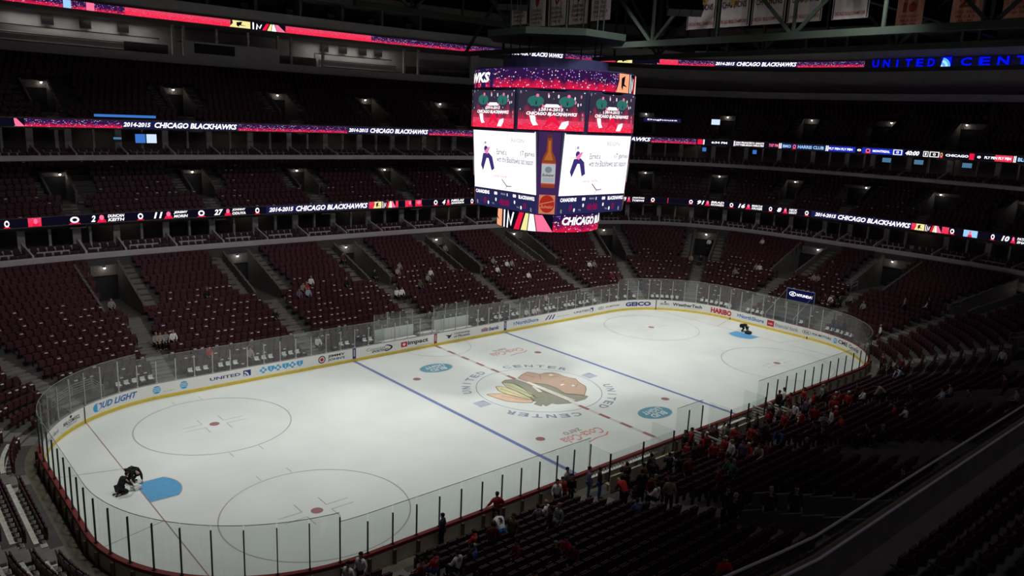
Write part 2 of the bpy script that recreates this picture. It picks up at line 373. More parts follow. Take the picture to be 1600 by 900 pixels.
for i, (k, pts) in enumerate(CREST.items()):
    pg(b, ice, pts, mi[k], .0015+.0005*i)
    if k not in ('eye', 'cheek', 'mouth'):
        for j in range(len(pts)):
            p, q = Vector(pts[j]), Vector(pts[(j+1) % len(pts)]); d = (q-p); n_ = Vector((-d.y, d.x)).normalized()*.035
            pg(b, ice, [p-n_, q-n_, q+n_, p+n_], 6, .008)
for off in (.0, .35, .7): 
    pg(b, ice, [(.1+off*.3, 1.6), (.22+off*.3, 1.6), (.15+off*.5, -3.2), (.05+off*.5, -3.2)], 5, .009)
for (p, q) in (((1.2, 2.9), (1.5, 2.2)), ((2.2, 2.3), (1.6, 1.5)), ((2.9, .3), (2.4, .1)), ((3.1, -.9), (2.5, -1.3)), ((2.5, 1.4), (3.2, 1.2)), ((-3.2, .4), (-2.3, -1.4)), ((-2.3, 1.6), (-2.0, -1.1)), ((-1.4, 2.0), (-1.3, -.8))):
    d = Vector(q)-Vector(p); n_ = Vector((-d.y, d.x)).normalized()*.03; P0, Q0 = Vector(p), Vector(q); pg(b, ice, [P0-n_, Q0-n_, Q0+n_, P0+n_], 6, .008)
paint('centre_crest', b, cm)
# sponsors painted in the neutral zone
def ice_ad(cx, cy, ang):
    c, s = math.cos(ang), math.sin(ang)
    return lambda a, b, o=0: (cx+a*c-b*s, cy+a*s+b*c, .003+o)
for cx, cy, an in ((3.35, -8.0, math.pi), (-3.4, 8.05, math.pi)):
    S = ice_ad(cx, cy, an); b = MB(); pg(b, S, ell(0, 0, 1.42, .98, 36), 0, .001); pg(b, S, ell(0, 0, 1.34, .9, 36), 1, .002)
    txt(b, S, 'BUD', -.75, .05, .75, .62, 2, .004, .2); txt(b, S, 'LIGHT', -1.0, -.6, .9, -.05, 2, .004, .2)
    paint('sponsor_oval', b, [mat('oval_rim', (.30, .38, .45), .4), mat('oval_teal', (.13, .33, .42), .4), ice_m])
for cx, cy, an in ((-3.5, -7.85, math.pi), (4.0, 8.2, math.pi)):
    S = ice_ad(cx, cy, an); b = MB()
    txt(b, S, 'Coca-Cola', -1.7, -.45, 1.7, .45, 0, .002, .3); txt(b, S, 'zero', -.6, -1.05, .9, -.6, 1, .002, .1)
    pg(b, S, [(-1.7, .45), (-1.2, .75), (-.3, .72), (.5, .9), (.4, .98), (-.4, .82), (-1.3, .85), (-1.8, .5)], 0, .002)
    paint('sponsor_script', b, [mat('script_red', (.62, .33, .27), .4), mat('script_grey', (.38, .34, .33), .4)])

def struct(name, mb, m, label=None):
    return tag(mb.build(name, m), label, kind='structure')
# ---- seating tiers (treads, risers, stair aisles, tunnel mouths)
def tier(name, T, AIS, s0, s1, vhw, label, backd):
    t = MB(); n = T['n']; rows = [(T['d0']+T['dd']*k, T['z0']+T['dz']*k) for k in range(n)]
    vk, ve = T['vk'], T['vend']; dm = rows[vk][0]
    ais = sorted(a for a in AIS if s0+1 < a < s1-1)
    segs = []; cur = s0
    for a in ais:
        h = vhw/scale(a, dm+2)
        segs.append((cur, a-h, 0)); segs.append((a-h, a+h, 1)); cur = a+h
    segs.append((cur, s1, 0))
    def prof(ks, zstart):
        p = []
        for k in ks:
            d, z = rows[k]
            if not p: p.append((d, zstart if zstart is not None else z))
            p.append((d, z)); p.append((d+T['dd'], z))
        return p
    for a, b_, v in segs:
        if not v: sweep(t, prof(range(n), T['z0']-.3)+[(rows[-1][0]+T['dd'], backd)], a, b_, 0)
        else:
            sweep(t, prof(range(vk), T['z0']-.3), a, b_, 0)
            zf = rows[vk-1][1]; dn = rows[ve][0]
            sweep(t, [(dm, zf), (dn, zf)], a, b_, 1)
            sweep(t, [(dn, zf), (dn, zf+2.15)], a, b_, 2)                       # dark sheet painted as the shade inside the tunnel doorway
            sweep(t, [(dn-.12, zf+2.1), (dn-.12, rows[ve][1]+.35), (dn+.1, rows[ve][1]+.35), (dn+.1, rows[ve][1])], a, b_, 3)
            if ve < n: sweep(t, prof(range(ve, n), None)+[(rows[-1][0]+T['dd'], backd)], a, b_, 0)
            for sd in (a, b_):                                                # parapet walls beside the opening
                for k in range(vk, ve):
                    d, z = rows[k]; w = .09/scale(sd, d)
                    e0, e1 = sd-w, sd+w
                    t.hexa([P3(e0, d, zf), P3(e1, d, zf), P3(e1, d+T['dd'], zf), P3(e0, d+T['dd'], zf), P3(e0, d, z+.55), P3(e1, d, z+.55), P3(e1, d+T['dd'], z+.95), P3(e0, d+T['dd'], z+.95)], 3)
    # stair aisles, half steps with pale nosing
    for a in ais:
        def stair(off, k0, k1, w):
            for k in range(k0, k1):
                d, z = rows[k]; sc_ = scale(a, d+.4); c = a+off/sc_; h = w/2/sc_
                for dd0, dd1, zz in ((0, T['dd'], z+.012), (-.3, 0, z-T['dz']/2)):
                    t.hexa([P3(c-h, d+dd0, zz-.15), P3(c+h, d+dd0, zz-.15), P3(c+h, d+dd1, zz-.15), P3(c-h, d+dd1, zz-.15), P3(c-h, d+dd0, zz), P3(c+h, d+dd0, zz), P3(c+h, d+dd1, zz), P3(c-h, d+dd1, zz)], 4)
        stair(0, 0, vk, 1.25)
        for sg in (-1, 1): stair(sg*(vhw+.65), vk, min(n, ve+2), 1.0)
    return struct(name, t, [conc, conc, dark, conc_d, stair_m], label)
# walkway slab round the boards
b = MB(); sweep(b, [(.16, 0), (.16, .25), (.85, .25)], -H, H, 0); struct('walkway', b, conc_w, 'narrow concrete walkway round the rink')
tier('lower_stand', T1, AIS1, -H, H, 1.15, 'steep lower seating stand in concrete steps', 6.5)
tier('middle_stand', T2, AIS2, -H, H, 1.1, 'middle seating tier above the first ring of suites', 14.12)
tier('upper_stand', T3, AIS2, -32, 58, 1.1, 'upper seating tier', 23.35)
# pale slatted platform decks between the seat rows behind the near goal
b = MB()
for k in range(1, 9):
    d, z = T1['d0']+.85*k, T1['z0']+.29*k
    for a_, c_ in ((-52, -49.3), (-47.6, -44.6), (-43, -36.2), (-34.8, -31.6)):
        sweep(b, [(d-.33, z-.29+.02), (d-.33, z-.29+.03), (d+.0, z-.29+.03)], a_, c_, 0); sweep(b, [(d+.0, z+.012), (d+.2, z+.012)], a_, c_, 0)
struct('platform_deck', b, mat('pale_deck', (.62, .61, .55), .8, 0, .2, 6), 'pale platform decks between the seat rows at the near left end')
# ---- balcony fronts
def bal(name, prof, s0, s1, m, label): 
    b = MB(); sweep(b, prof, s0, s1, 0); return struct(name, b, m, label)
bal('balcony_front', [(18.55, 6.5), (18.5, 6.45), (18.22, 6.45), (18.16, 6.5), (18.16, 6.90), (18.22, 6.95), (18.48, 6.95), (18.5, 6.93), (18.5, 6.5)], -H, H, ledge_m, 'pale rounded balcony front over the lower stand')
bal('balcony_front', [(24.5, 14.12), (23.7, 14.1), (23.6, 14.15), (23.56, 14.5), (23.62, 14.56), (23.9, 14.56), (23.9, 14.2)], -34, 58, ledge_m, 'pale rounded balcony front over the middle stand')
bal('balcony_front', [(40.5, 23.3), (36.05, 23.3), (35.95, 23.34), (35.95, 24.2), (36.15, 24.2), (36.15, 23.7)], -34, 58, wall_g, 'grey balcony front over the upper stand')
bal('balcony_front', [(40, 28.2), (33.3, 28.2), (33.3, 29.35), (33.5, 29.35), (33.5, 28.5)], -34, 58, wall_g, 'grey balcony front of the top suites')
bal('balcony_fascia', [(20.2, 9.2), (19.5, 9.2), (19.5, 10.02), (19.28, 10.02), (19.28, 9.22), (21.6, 9.22)], -H, H, conc_d, 'dark fascia carrying the lower light ribbon')
bal('balcony_fascia', [(25.4, 17.0), (24.8, 17.0), (24.8, 17.62), (24.58, 17.62), (24.58, 16.78), (27.4, 16.78)], -34, 58, conc_d, 'dark fascia carrying the middle light ribbon')
bal('balcony_fascia', [(39.5, 27.25), (33.1, 27.25), (33.04, 27.3), (33.04, 28.2), (33.3, 28.2)], -34, 58, conc_d, 'dark fascia carrying the top light ribbon')
# ---- suite levels
def suites(name, s0, s1, dL, zL, rows, dback, ztop, pitch, label):
    b = MB()
    prof = [(dL, zL)]
    for d, z in rows: prof += [(d, prof[-1][1]), (d, z)]
    prof += [(dback, prof[-1][1])]
    sweep(b, prof, s0, s1, 1)
    sweep(b, [(dback, prof[-1][1]), (dback, prof[-1][1]+.35)], s0, s1, 0)
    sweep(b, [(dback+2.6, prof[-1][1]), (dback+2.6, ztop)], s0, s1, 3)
    sweep(b, [(dback, ztop), (dback+2.6, ztop)], s0, s1, 1)
    dist = 0; s = s0; k = 0
    while s < s1-.5:
        sc_ = scale(s, dback)
        h = .07/scale(s, dL+1)
        zt = prof[-1][1]
        if k % 2 == 0:   # partition between two boxes, sloping down to the front
            b.hexa([P3(s-h, dL, zL), P3(s+h, dL, zL), P3(s+h, dback, zL), P3(s-h, dback, zL), P3(s-h, dL, zL+.5), P3(s+h, dL, zL+.5), P3(s+h, dback, zt+.85), P3(s-h, dback, zt+.85)], 2)
            h2 = .28/sc_
        else: h2 = .1/sc_
        b.hexa([P3(s-h2, dback, zt), P3(s+h2, dback, zt), P3(s+h2, dback+.25, zt), P3(s-h2, dback+.25, zt), P3(s-h2, dback, ztop), P3(s+h2, dback, ztop), P3(s+h2, dback+.25, ztop), P3(s-h2, dback+.25, ztop)], 0)
        if k % 2 == 0:
            for d, z in rows:   # low wall in front of each seat row
                e0, e1 = s+.5/scale(s, d), s+(2*pitch-1.3)/scale(s, d); sp = [e0+(e1-e0)*i/4 for i in range(5)]
                for i in range(4):
                    p, q = sp[i], sp[i+1]
                    b.hexa([P3(p, d-.12, z-.4), P3(q, d-.12, z-.4), P3(q, d, z-.4), P3(p, d, z-.4), P3(p, d-.12, z+.26), P3(q, d-.12, z+.26), P3(q, d, z+.26), P3(p, d, z+.26)], 2)
        s += pitch/sc_; k += 1
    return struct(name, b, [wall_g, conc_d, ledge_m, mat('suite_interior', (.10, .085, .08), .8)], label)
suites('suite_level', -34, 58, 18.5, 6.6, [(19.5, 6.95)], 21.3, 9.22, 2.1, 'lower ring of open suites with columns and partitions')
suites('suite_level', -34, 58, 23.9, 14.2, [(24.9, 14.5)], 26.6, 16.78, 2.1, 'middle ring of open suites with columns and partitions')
# ---- press level above the upper stand
b = MB()
sweep(b, [(36.15, 23.7), (39.6, 23.7), (39.6, 27.25)], -34, 58, 0)
struct('wall_far', b, [wall_g], 'back wall of the press level')
b = MB()
sweep(b, [(35.93, 24.2), (35.93, 25.75), (36.1, 25.75), (36.1, 24.2)], -7.6, 3.0, 0)
for s in (-7.5, -4.0, -.5, 3.0, 4.6, 8.6, -8.6, 19.6, 21.6, 23.5):
    h = .12; b.hexa([P3(s-h, 36, 23.9), P3(s+h, 36, 23.9), P3(s+h, 36.3, 23.9), P3(s-h, 36.3, 23.9), P3(s-h, 36, 27.25), P3(s+h, 36, 27.25), P3(s+h, 36.3, 27.25), P3(s-h, 36.3, 27.25)], 0)
sweep(b, [(36.2, 25.75), (39, 25.75)], -7.6, 3.0, 1)
for a, c in ((-13.2, -8.8), (3.2, 8.3), (20, 23.6)):
    sweep(b, [(37.2, 23.8), (37.2, 25.2)], a, c, 1)
struct('press_front', b, [wall_g, conc_d], 'press level front wall and posts')
b = MB(); sweep(b, [(35.9, 24.55), (35.9, 25.55)], -6.5, -2.1, 0)
tag(b.build('wall_screen', mat('unlit_screen', (.012, .016, .014), .4), None), 'long unlit black screen set in the grey press wall', 'screen')
for a, c in ((-32, -9.2), (8.9, 19.4)):
    for dz, dd in ((24.25, 36.6), (25.05, 37.6), (25.85, 38.6)):
        b = MB()
        st = [a+(c-a)*i/12 for i in range(13)]
        for p, q in zip(st, st[1:]):
            for d0, z0_, th, m in ((dd, dz, .07, 1), (dd+.05, dz-.55, .5, 0)):
                b.hexa([P3(p, d0, z0_), P3(q, d0, z0_), P3(q, d0+.35, z0_), P3(p, d0+.35, z0_), P3(p, d0, z0_+th), P3(q, d0, z0_+th), P3(q, d0+.35, z0_+th), P3(p, d0+.35, z0_+th)], m)
        tag(b.build('press_desk', [wall_g, dark]), '%s long press desk with a dark top, %s' % ({24.25: 'lowest', 25.05: 'middle', 25.85: 'highest'}[dz], 'left of the unlit screen' if a < 0 else 'right of the unlit screen'), 'desk')
# ---- top suites above the upper ribbon
b = MB(); sweep(b, [(33.5, 28.5), (37, 28.5), (37, 31.2), (33.0, 31.2), (33.0, 32.4), (40, 32.4)], -34, 58, 0)
s = -33
while s < 57:
    sc_ = scale(s, 34); h = .9/sc_; h1 = .15/sc_
    b.hexa([P3(s-h, 35.2, 28.5), P3(s+h, 35.2, 28.5), P3(s+h, 35.5, 28.5), P3(s-h, 35.5, 28.5), P3(s-h, 35.2, 30.2), P3(s+h, 35.2, 30.2), P3(s+h, 35.5, 30.2), P3(s-h, 35.5, 30.2)], 1)
    b.hexa([P3(s-h1, 33.5, 28.5), P3(s+h1, 33.5, 28.5), P3(s+h1, 37, 28.5), P3(s-h1, 37, 28.5), P3(s-h1, 33.5, 31.2), P3(s+h1, 33.5, 31.2), P3(s+h1, 37, 31.2), P3(s-h1, 37, 31.2)], 0)
    s += 5.2/sc_
struct('top_suites', b, [conc_d, wall_g], 'dim row of open suites above the top light ribbon')
# ---- roof and trusses
b = MB(); b.box((5, 10, 40), (190, 150, .4)); struct('ceiling', b, roof_m, 'dark arena roof')
b = MB(); sweep(b, [(42, 17), (42, 40)], -34, 58); struct('wall_back', b, mat('back_wall', (.05, .05, .05), .9), 'dark outer wall behind the upper seats')
TR = []
def truss(p, q, hgt, label, diag=6):
    b = MB(); p, q = Vector(p), Vector(q); L = (q-p).length; n = max(2, int(L/diag)); up = Vector((0, 0, hgt))
    yaw = math.atan2(q.y-p.y, q.x-p.x)
    for z_ in (0, hgt): b.box(((p+q)/2+Vector((0, 0, z_))), (L, .55, .55), yaw)
    for i in range(n):
        a_, c_ = p.lerp(q, i/n), p.lerp(q, (i+1)/n)
        b.tube([a_, c_+up] if i % 2 else [a_+up, c_], .2, 4); b.tube([a_, a_+up], .16, 4)
    o = b.build('roof_truss', steel); tag(o, label, 'truss', 'roof trusses'); TR.append(o)
for x, n in ((24.5, 'steel roof truss running across the rink below the championship banners'), (44, 'steel roof truss running across the far right end')):
    truss((x, -40, 27.6 if x > 40 else 26.8), (x, 42, 27.6 if x > 40 else 26.8), 7.5, n, 7)
truss((2, 30, 29.2), (60, 30, 29.2), 6, 'steel roof truss running lengthwise over the far seats', 6)
truss((8, -6, 30.2), (60, -6, 30.2), 6, 'steel roof truss running lengthwise over the near half of the rink', 6)

# ================================================================== RINK BOARDS
rb = empty('rink_boards', (0, 0, 0), 0, 'white hockey rink boards with adverts, yellow kickplate and clear glass all the way round', 'rink boards')
GAPS = [(ring(H-s), ring(H-e)) for s, e in ((-.9, -8.9), (7.9, 1.4))]        # bench fronts without glass (near side)
def in_gap(s): return any(min(a, b) < s < max(a, b) for a, b in GAPS)
b = MB(); sweep(b, [(-.0, .0), (-.0, 1.05), (.16, 1.05), (.16, .3)], -H, H, 0); b.build('board_panel', white_b, rb)
b = MB(); sweep(b, [(-.02, 0), (-.02, .2), (0, .22)], -H, H, 0); b.build('kickplate', yellow, rb)
b = MB(); sweep(b, [(.0, 1.051), (.0, 1.09), (.22, 1.09), (.22, .93), (.2, .93)], 42, H, 0); sweep(b, [(.0, 1.051), (.0, 1.09), (.22, 1.09), (.22, .93), (.2, .93)], -H, -33.5, 0); tag(b.build('cap_rail', redcap, rb), 'red cap rail')
b = MB(); sweep(b, [(.0, 1.051), (.0, 1.075), (.17, 1.075), (.17, 1.0)], -33.5, 42, 0); tag(b.build('cap_rail', mat('grey_cap', (.3, .28, .28), .5), rb), 'grey cap rail')
b = MB(); sweep(b, [(.22, .25), (.22, .93)], 42, H, 0); sweep(b, [(.22, .25), (.22, .93)], -H, -33.5, 0); b.build('back_panel', cream, rb)
sti = None
for rng in ((42, H), (-H, -33.5)):
    s = rng[0]
    while s < rng[1]:
        x, y = P(s, .28); t = outdir(s, .3); b = MB(); b.box((x, y, .6), (.12, .14, .66), math.atan2(t[1], t[0])+math.pi/2, 0); b.build('stile', mat('brown_stile', (.12, .085, .06), .6), rb); s += 1.22/scale(s, .3)
edge_m = mat('glass_edge', (.30, .34, .33), .4)
# panes and posts
def pane(s0, s1, z1, zp, dp=.08, into=None):
    m_ = into or MB(); n = 1 if abs(abs((s0+H) % PER-H)) < SX-.1 else 3
    for i in range(n):
        p, q = s0+(s1-s0)*i/n, s0+(s1-s0)*(i+1)/n
        m_.hexa([P3(p, dp, 1.08), P3(q, dp, 1.08), P3(q, dp+.014, 1.08), P3(p, dp+.014, 1.08), P3(p, dp, z1), P3(q, dp, z1), P3(q, dp+.014, z1), P3(p, dp+.014, z1)])
        m_.hexa([P3(p, dp-.002, z1), P3(q, dp-.002, z1), P3(q, dp+.016, z1), P3(p, dp+.016, z1), P3(p, dp-.002, z1+.022), P3(q, dp-.002, z1+.022), P3(q, dp+.016, z1+.022), P3(p, dp+.016, z1+.022)], 1)
    if into is None: return m_.build('glass_pane', [glass_m, edge_m], rb)
def post(s, zp, m, into=None):
    b = into or MB(); x, y = P(s, .11); t = outdir(s, .1); a = math.atan2(t[1], t[0])+math.pi/2
    b.box((x, y, (1.07+zp)/2), (.045, .07, zp-1.07), a); b.box((x, y, 1.1), (.12, .13, .06), a)
    if into is None: return b.build('glass_post', m, rb)
edges = []
s = -33.5
while s < 46.5: edges.append(s); s += 1.23
fe = len(edges)
while s < H-.6: edges.append(s); s += 1.22
edges.append(H)
s = -H+1.22; l2 = []
while s < -34.2: l2.append(s); s += 1.22
edges += l2+[-33.5+PER]
E_ = [ring(e) if e > H else e for e in edges]
SP = []
for i in range(len(edges)-1):
    a, c = edges[i], edges[i+1]
    A, C = a, c
    if A < 0 and C > 100: C = ring(C)
    if A > 0 and C < 0: A = -H
    mid = ring((A+C)/2)
    am = abs(mid); xm, ym = P(mid, 0)
    end = abs(xm) > 23.6
    z1, zp = (3.3, 3.12) if end else (2.9, 2.56)
    if in_gap(mid): continue
    pr = project((xm, ym, 2)); SP.append((pr[2] if pr else 20, A, C, z1, zp))
SP.sort()
for k, (dd_, A, C, z1, zp) in enumerate(SP):
    far = -33.6 < A < 46; mm = alum if far else darkpost
    if k < 98: pane(A+.015, C-.015, z1, zp); post(A, zp, mm)
bp, bq = MB(), MB()
for dd_, A, C, z1, zp in SP[98:]:
    pane(A+.015, C-.015, z1, zp, into=bp); post(A, zp, alum, into=bq)
tag(bp.build('glass_panes', [glass_m, edge_m], rb), kind='stuff'); tag(bq.build('glass_posts', alum, rb), kind='stuff')
# adverts on the boards, one part each; a = metres along the rink edge, b = height
def bs(a, b, o=.0): return P3(a, -.005-o, b)
AD = [mat('ad_navy', (.03, .05, .20), .5), mat('ad_blue', (.02, .16, .50), .5), mat('ad_cyan', (.05, .40, .75), .5), mat('ad_red', (.55, .02, .03), .5), mat('ad_black', (.03, .03, .03), .5), mat('ad_grey', (.38, .40, .42), .5), white_b, mat('ad_line', (.25, .02, .02), .5)]
def ad(fn, label):
    b = MB(); fn(b); o = b.build('advert', AD, rb); tag(o, label)
def T(b, s, a0, a1, z0, z1, m, sh=0, off=.02): txt(b, bs, s, a0, z0, a1, z1, m, .006, sh, off)
def globe(b, cx, cz, r):
    pg(b, bs, ell(cx, cz, r, r, 24), 2, .004)
    for k in (-.5, -.1, .3): pg(b, bs, [(cx-r*.95, cz+r*k), (cx, cz+r*(k+.12)), (cx+r*.95, cz+r*k), (cx+r*.95, cz+r*(k+.14)), (cx, cz+r*(k+.3)), (cx-r*.95, cz+r*(k+.14))], 6, .007)
def _(b): T(b, 'NHL.COM/GCL', -29.6, -28.0, .55, .78, 4, .2); T(b, 'SAMSUNG', -29.3, -28.3, .4, .5, 5); pg(b, bs, ell(-28.8, .9, .11, .09, 10), 4, .004); T(b, 'Harris Bank', -31.9, -30.1, .5, .75, 5, .3)
ad(_, 'small grey and black lettering left of the goal line mark')
def _(b): pg(b, bs, ell(-26.6, .64, .3, .27, 20), 2, .003); pg(b, bs, ell(-26.5, .64, .24, .22, 20), 6, .005); T(b, 'BUD LIGHT', -26.55, -23.75, .47, .88, 1, .35, .03)
ad(_, 'blue BUD LIGHT lettering')
def _(b): globe(b, -22.5, .64, .27); globe(b, -20.75, .64, .27); T(b, 'AT&T', -22.1, -21.3, .42, .47, 5)
ad(_, 'two blue striped globes')
def _(b):
    T(b, 'UNITED', -19.0, -16.85, .56, .78, 0); pg(b, bs, [(-16.65, .45), (-16.1, .45), (-16.1, .88), (-16.65, .88)], 0, .004)
    for k in range(3): pg(b, bs, ell(-16.62, .47, .38-.1*k, .34-.1*k, 8, 0, math.pi/2)+[(-16.62, .47)], 6 if k % 2 == 0 else 1, .006+.001*k)
ad(_, 'navy UNITED lettering with a square mark')
def _(b):
    for k in range(3):
        x = -15.2+1.12*k
        pg(b, bs, [(x-.08, .42), (x+.12, .42), (x+.12, .56), (x+.28, .56), (x+.28, .74), (x+.12, .74), (x+.12, .88), (x-.08, .88), (x-.08, .74), (x-.24, .74), (x-.24, .56), (x-.08, .56)], 2, .004)
        pg(b, bs, ell(x+.02, .65, .1, .1, 10), 6, .006)
        pg(b, bs, [(x+.36, .86), (x+.86, .86), (x+.86, .62), (x+.61, .42), (x+.36, .62)], 2, .004); pg(b, bs, [(x+.58, .8), (x+.64, .8), (x+.64, .52), (x+.58, .52)], 6, .006)
ad(_, 'row of bright blue crosses and shields')
def _(b): pg(b, bs, ell(-10.55, .62, .3, .3, 24), 4, .004); pg(b, bs, ell(-10.55, .62, .22, .22, 20), 6, .006); pg(b, bs, ell(-10.55, .62, .15, .15, 16), 3, .008); T(b, "JIMMY", -10.05, -8.6, .64, .88, 4, 0, .03); T(b, "JOHN'S", -10.05, -8.6, .36, .60, 4, 0, .03)
ad(_, "black JIMMY JOHN'S lettering with a round badge")
def _(b):
    T(b, 'Comcast', -6.7, -4.9, .6, .85, 5, .2); T(b, 'SPORTSNET', -6.2, -4.6, .4, .58, 4, .3, .03)
    pg(b, bs, ell(-5.2, .62, .95, .3, 20, -1.2, 1.3)+list(reversed(ell(-5.3, .62, .85, .24, 20, -1.2, 1.3))), 4, .004)
ad(_, 'grey and black sports network lettering with a swoosh')
def _(b): pg(b, bs, [(-3.45, .42), (-2.85, .42), (-2.85, .84), (-3.45, .84)], 3, .003); pg(b, bs, ell(-3.15, .63, .14, .12, 10), 6, .005); T(b, 'impact', -2.8, -.75, .42, .86, 4, 0, .03); T(b, 'networking', -1.9, -.3, .27, .35, 5)
ad(_, 'black impact lettering with a red square')
def _(b): pg(b, bs, [(1.0, .78), (1.3, .62), (1.25, .5), (1.45, .42), (1.6, .55), (1.75, .84), (1.55, .7), (1.35, .74)], 4, .004); T(b, 'University', 1.95, 3.7, .64, .86, 4); T(b, 'of Phoenix', 1.95, 3.7, .40, .62, 4)
ad(_, 'grey University of Phoenix lettering')
def _(b): pg(b, bs, [(4.95, .45), (5.8, .45), (5.8, .72), (5.4, .84), (4.95, .72)], 5, .003); T(b, 'us', 5.05, 5.65, .5, .68, 3); T(b, 'bank', 5.85, 7.05, .44, .8, 0, .15, .03)
ad(_, 'us bank lettering on a grey shield')
def _(b): pg(b, bs, [(8.75, .5), (8.85, .62), (8.97, .5), (8.87, .66), (9.0, .78), (8.85, .74), (8.72, .85), (8.8, .68)], 1, .004); T(b, 'NorthShore', 9.05, 11.9, .5, .86, 1)
ad(_, 'blue NorthShore lettering right of the far blue line')
def _(b):
    for k in range(3): pg(b, bs, [(12.75+.45*k, .45), (12.95+.45*k, .45), (13.35+.38*k, .88), (13.2+.38*k, .88)], 0, .004)
    T(b, 'Merchants', 14.35, 16.0, .55, .63, 5)
ad(_, 'three slanted navy strokes')
def _(b):
    T(b, 'UNITED', 16.7, 18.9, .56, .76, 0); pg(b, bs, [(19.0, .45), (19.45, .45), (19.45, .86), (19.0, .86)], 0, .004); pg(b, bs, ell(19.03, .47, .3, .3, 8, 0, math.pi/2)+[(19.03, .47)], 6, .006)
ad(_, 'navy UNITED lettering at the far right side')
def _(b):
    pg(b, bs, ell(20.6, .64, .45, .16, 20), 4, .003); pg(b, bs, ell(20.6, .64, .41, .13, 20), 6, .005); T(b, 'KIA', 20.35, 20.85, .57, .71, 4); T(b, 'KIA MOTORS', 21.3, 23.3, .57, .72, 4)
ad(_, 'oval KIA mark with KIA MOTORS lettering on the far side')
def _(b): T(b, 'GEICO', 24.1, 27.05, .4, .86, 0, 0, .05)
ad(_, 'large navy GEICO lettering')
def _(b): T(b, 'NHL.COM/GCL', 28.05, 29.0, .56, .76, 4, .2); pg(b, bs, ell(28.55, .88, .1, .08, 10), 4, .004)
ad(_, 'small black lettering right of the right goal line mark')
def _(b): T(b, 'WeatherTech', 29.35, 32.4, .52, .86, 4, 0, .03); T(b, 'Proud partner', 30.6, 32.3, .38, .44, 5)
ad(_, 'black WeatherTech lettering')
def _(b): T(b, 'HARIBO', 33.35, 35.7, .34, .9, 3, 0, .05)
ad(_, 'large red HARIBO lettering')
def _(b): T(b, 'NorthShore', 36.65, 39.4, .48, .86, 1); pg(b, bs, [(36.35, .5), (36.45, .62), (36.57, .5), (36.5, .66), (36.6, .78), (36.45, .74), (36.32, .85), (36.4, .68)], 1, .004)
ad(_, 'blue NorthShore lettering behind the far goal')
def _(b): pg(b, bs, [(39.75, .36), (40.5, .36), (40.5, .94), (39.75, .94)], 3, .003); T(b, 'mb', 39.88, 40.35, .54, .72, 6); T(b, 'financial bank', 40.6, 43.05, .45, .85, 5)
ad(_, 'red square mark with grey financial bank lettering')
def _(b):
    pg(b, bs, ell(43.9, .64, .45, .2, 20), 4, .003); pg(b, bs, ell(43.9, .64, .41, .17, 20), 6, .005); T(b, 'KIA', 43.65, 44.15, .54, .74, 4, 0, .03); T(b, 'KIA MOTORS', 44.5, 46.5, .54, .76, 4)
ad(_, 'oval KIA mark with KIA MOTORS lettering in the corner')
def _(b): globe(b, 47.0, .64, .25); T(b, 'CME Group', 47.35, 50.5, .42, .88, 4)
ad(_, 'black CME Group lettering with a blue globe')
for sc_, m, lb in ((-7.77, 0, 'blue line mark carried up the boards, left one'), (7.77, 0, 'blue line mark carried up the boards, right one'), (0.0, 7, 'red centre line mark carried up the boards')):
    b = MB(); pg(b, bs, [(sc_-.15, .2), (sc_+.15, .2), (sc_+.15, 1.05), (sc_-.15, 1.05)], m, .003); T(b, 'IIIIII', sc_-.06, sc_+.06, .4, .95, 6); tag(b.build('line_mark', AD, rb), lb)
for sc_, w_, zt in ((-27.6, .04, 1.05), (27.6, .04, 1.05), (35.6, .05, .26), (44.0, .05, .26)):
    b = MB(); pg(b, bs, [(sc_-w_, 0), (sc_+w_, 0), (sc_+w_, zt), (sc_-w_, zt)], 4, .022); b.build('goal_line_mark', AD, rb)

# ---- penalty boxes (far) and team benches (near)
def booth(x0, x1, label):
    c = ((x0+x1)/2, 14.0, .35); t = empty('penalty_box', c, 0, label, 'penalty box', 'penalty boxes')
    L = x1-x0
    b = MB(); b.box((0, .8, .65), (L, .08, 1.3)); b.box((0, .15, .42), (L-.3, .35, .06)); b.box((-L/2+.5, .15, .2), (.06, .3, .4)); b.box((L/2-.5, .15, .2), (.06, .3, .4))
    for k in range(1, int(L/.8)): b.box((-L/2+.8*k, .755, .65), (.02, .02, 1.2), 0, 1)
    b.build('back_panel', [white_b, alum], t)
    b = MB(); b.box((0, .8, 1.95), (L, .014, 1.25)); b.build('back_glass', glass_m, t)
    for sx in (-1, 1): b = MB(); b.box((sx*L/2, 0, 1.55), (.014, 1.6, 2.05)); b.build('side_glass', glass_m, t)
    for k in range(int(L/1.25)+1):
        b = MB(); b.box((-L/2+k*1.25, .84, 1.3), (.05, .05, 2.6)); b.build('post', alum, t)
booth(-4.85, -1.05, 'glass penalty box with white back panel left of the centre line')
booth(1.1, 4.9, 'glass penalty box with white back panel right of the centre line')
tb = empty('timekeeper_booth', (0, 14.0, .35), 0, 'low white timekeeper table between the two penalty boxes', 'desk')
b = MB(); b.box((0.1, .4, .5), (1.6, .5, .05)); b.box((0.1, .2, .25), (1.6, .05, .5)); b.build('table', white_b, tb)
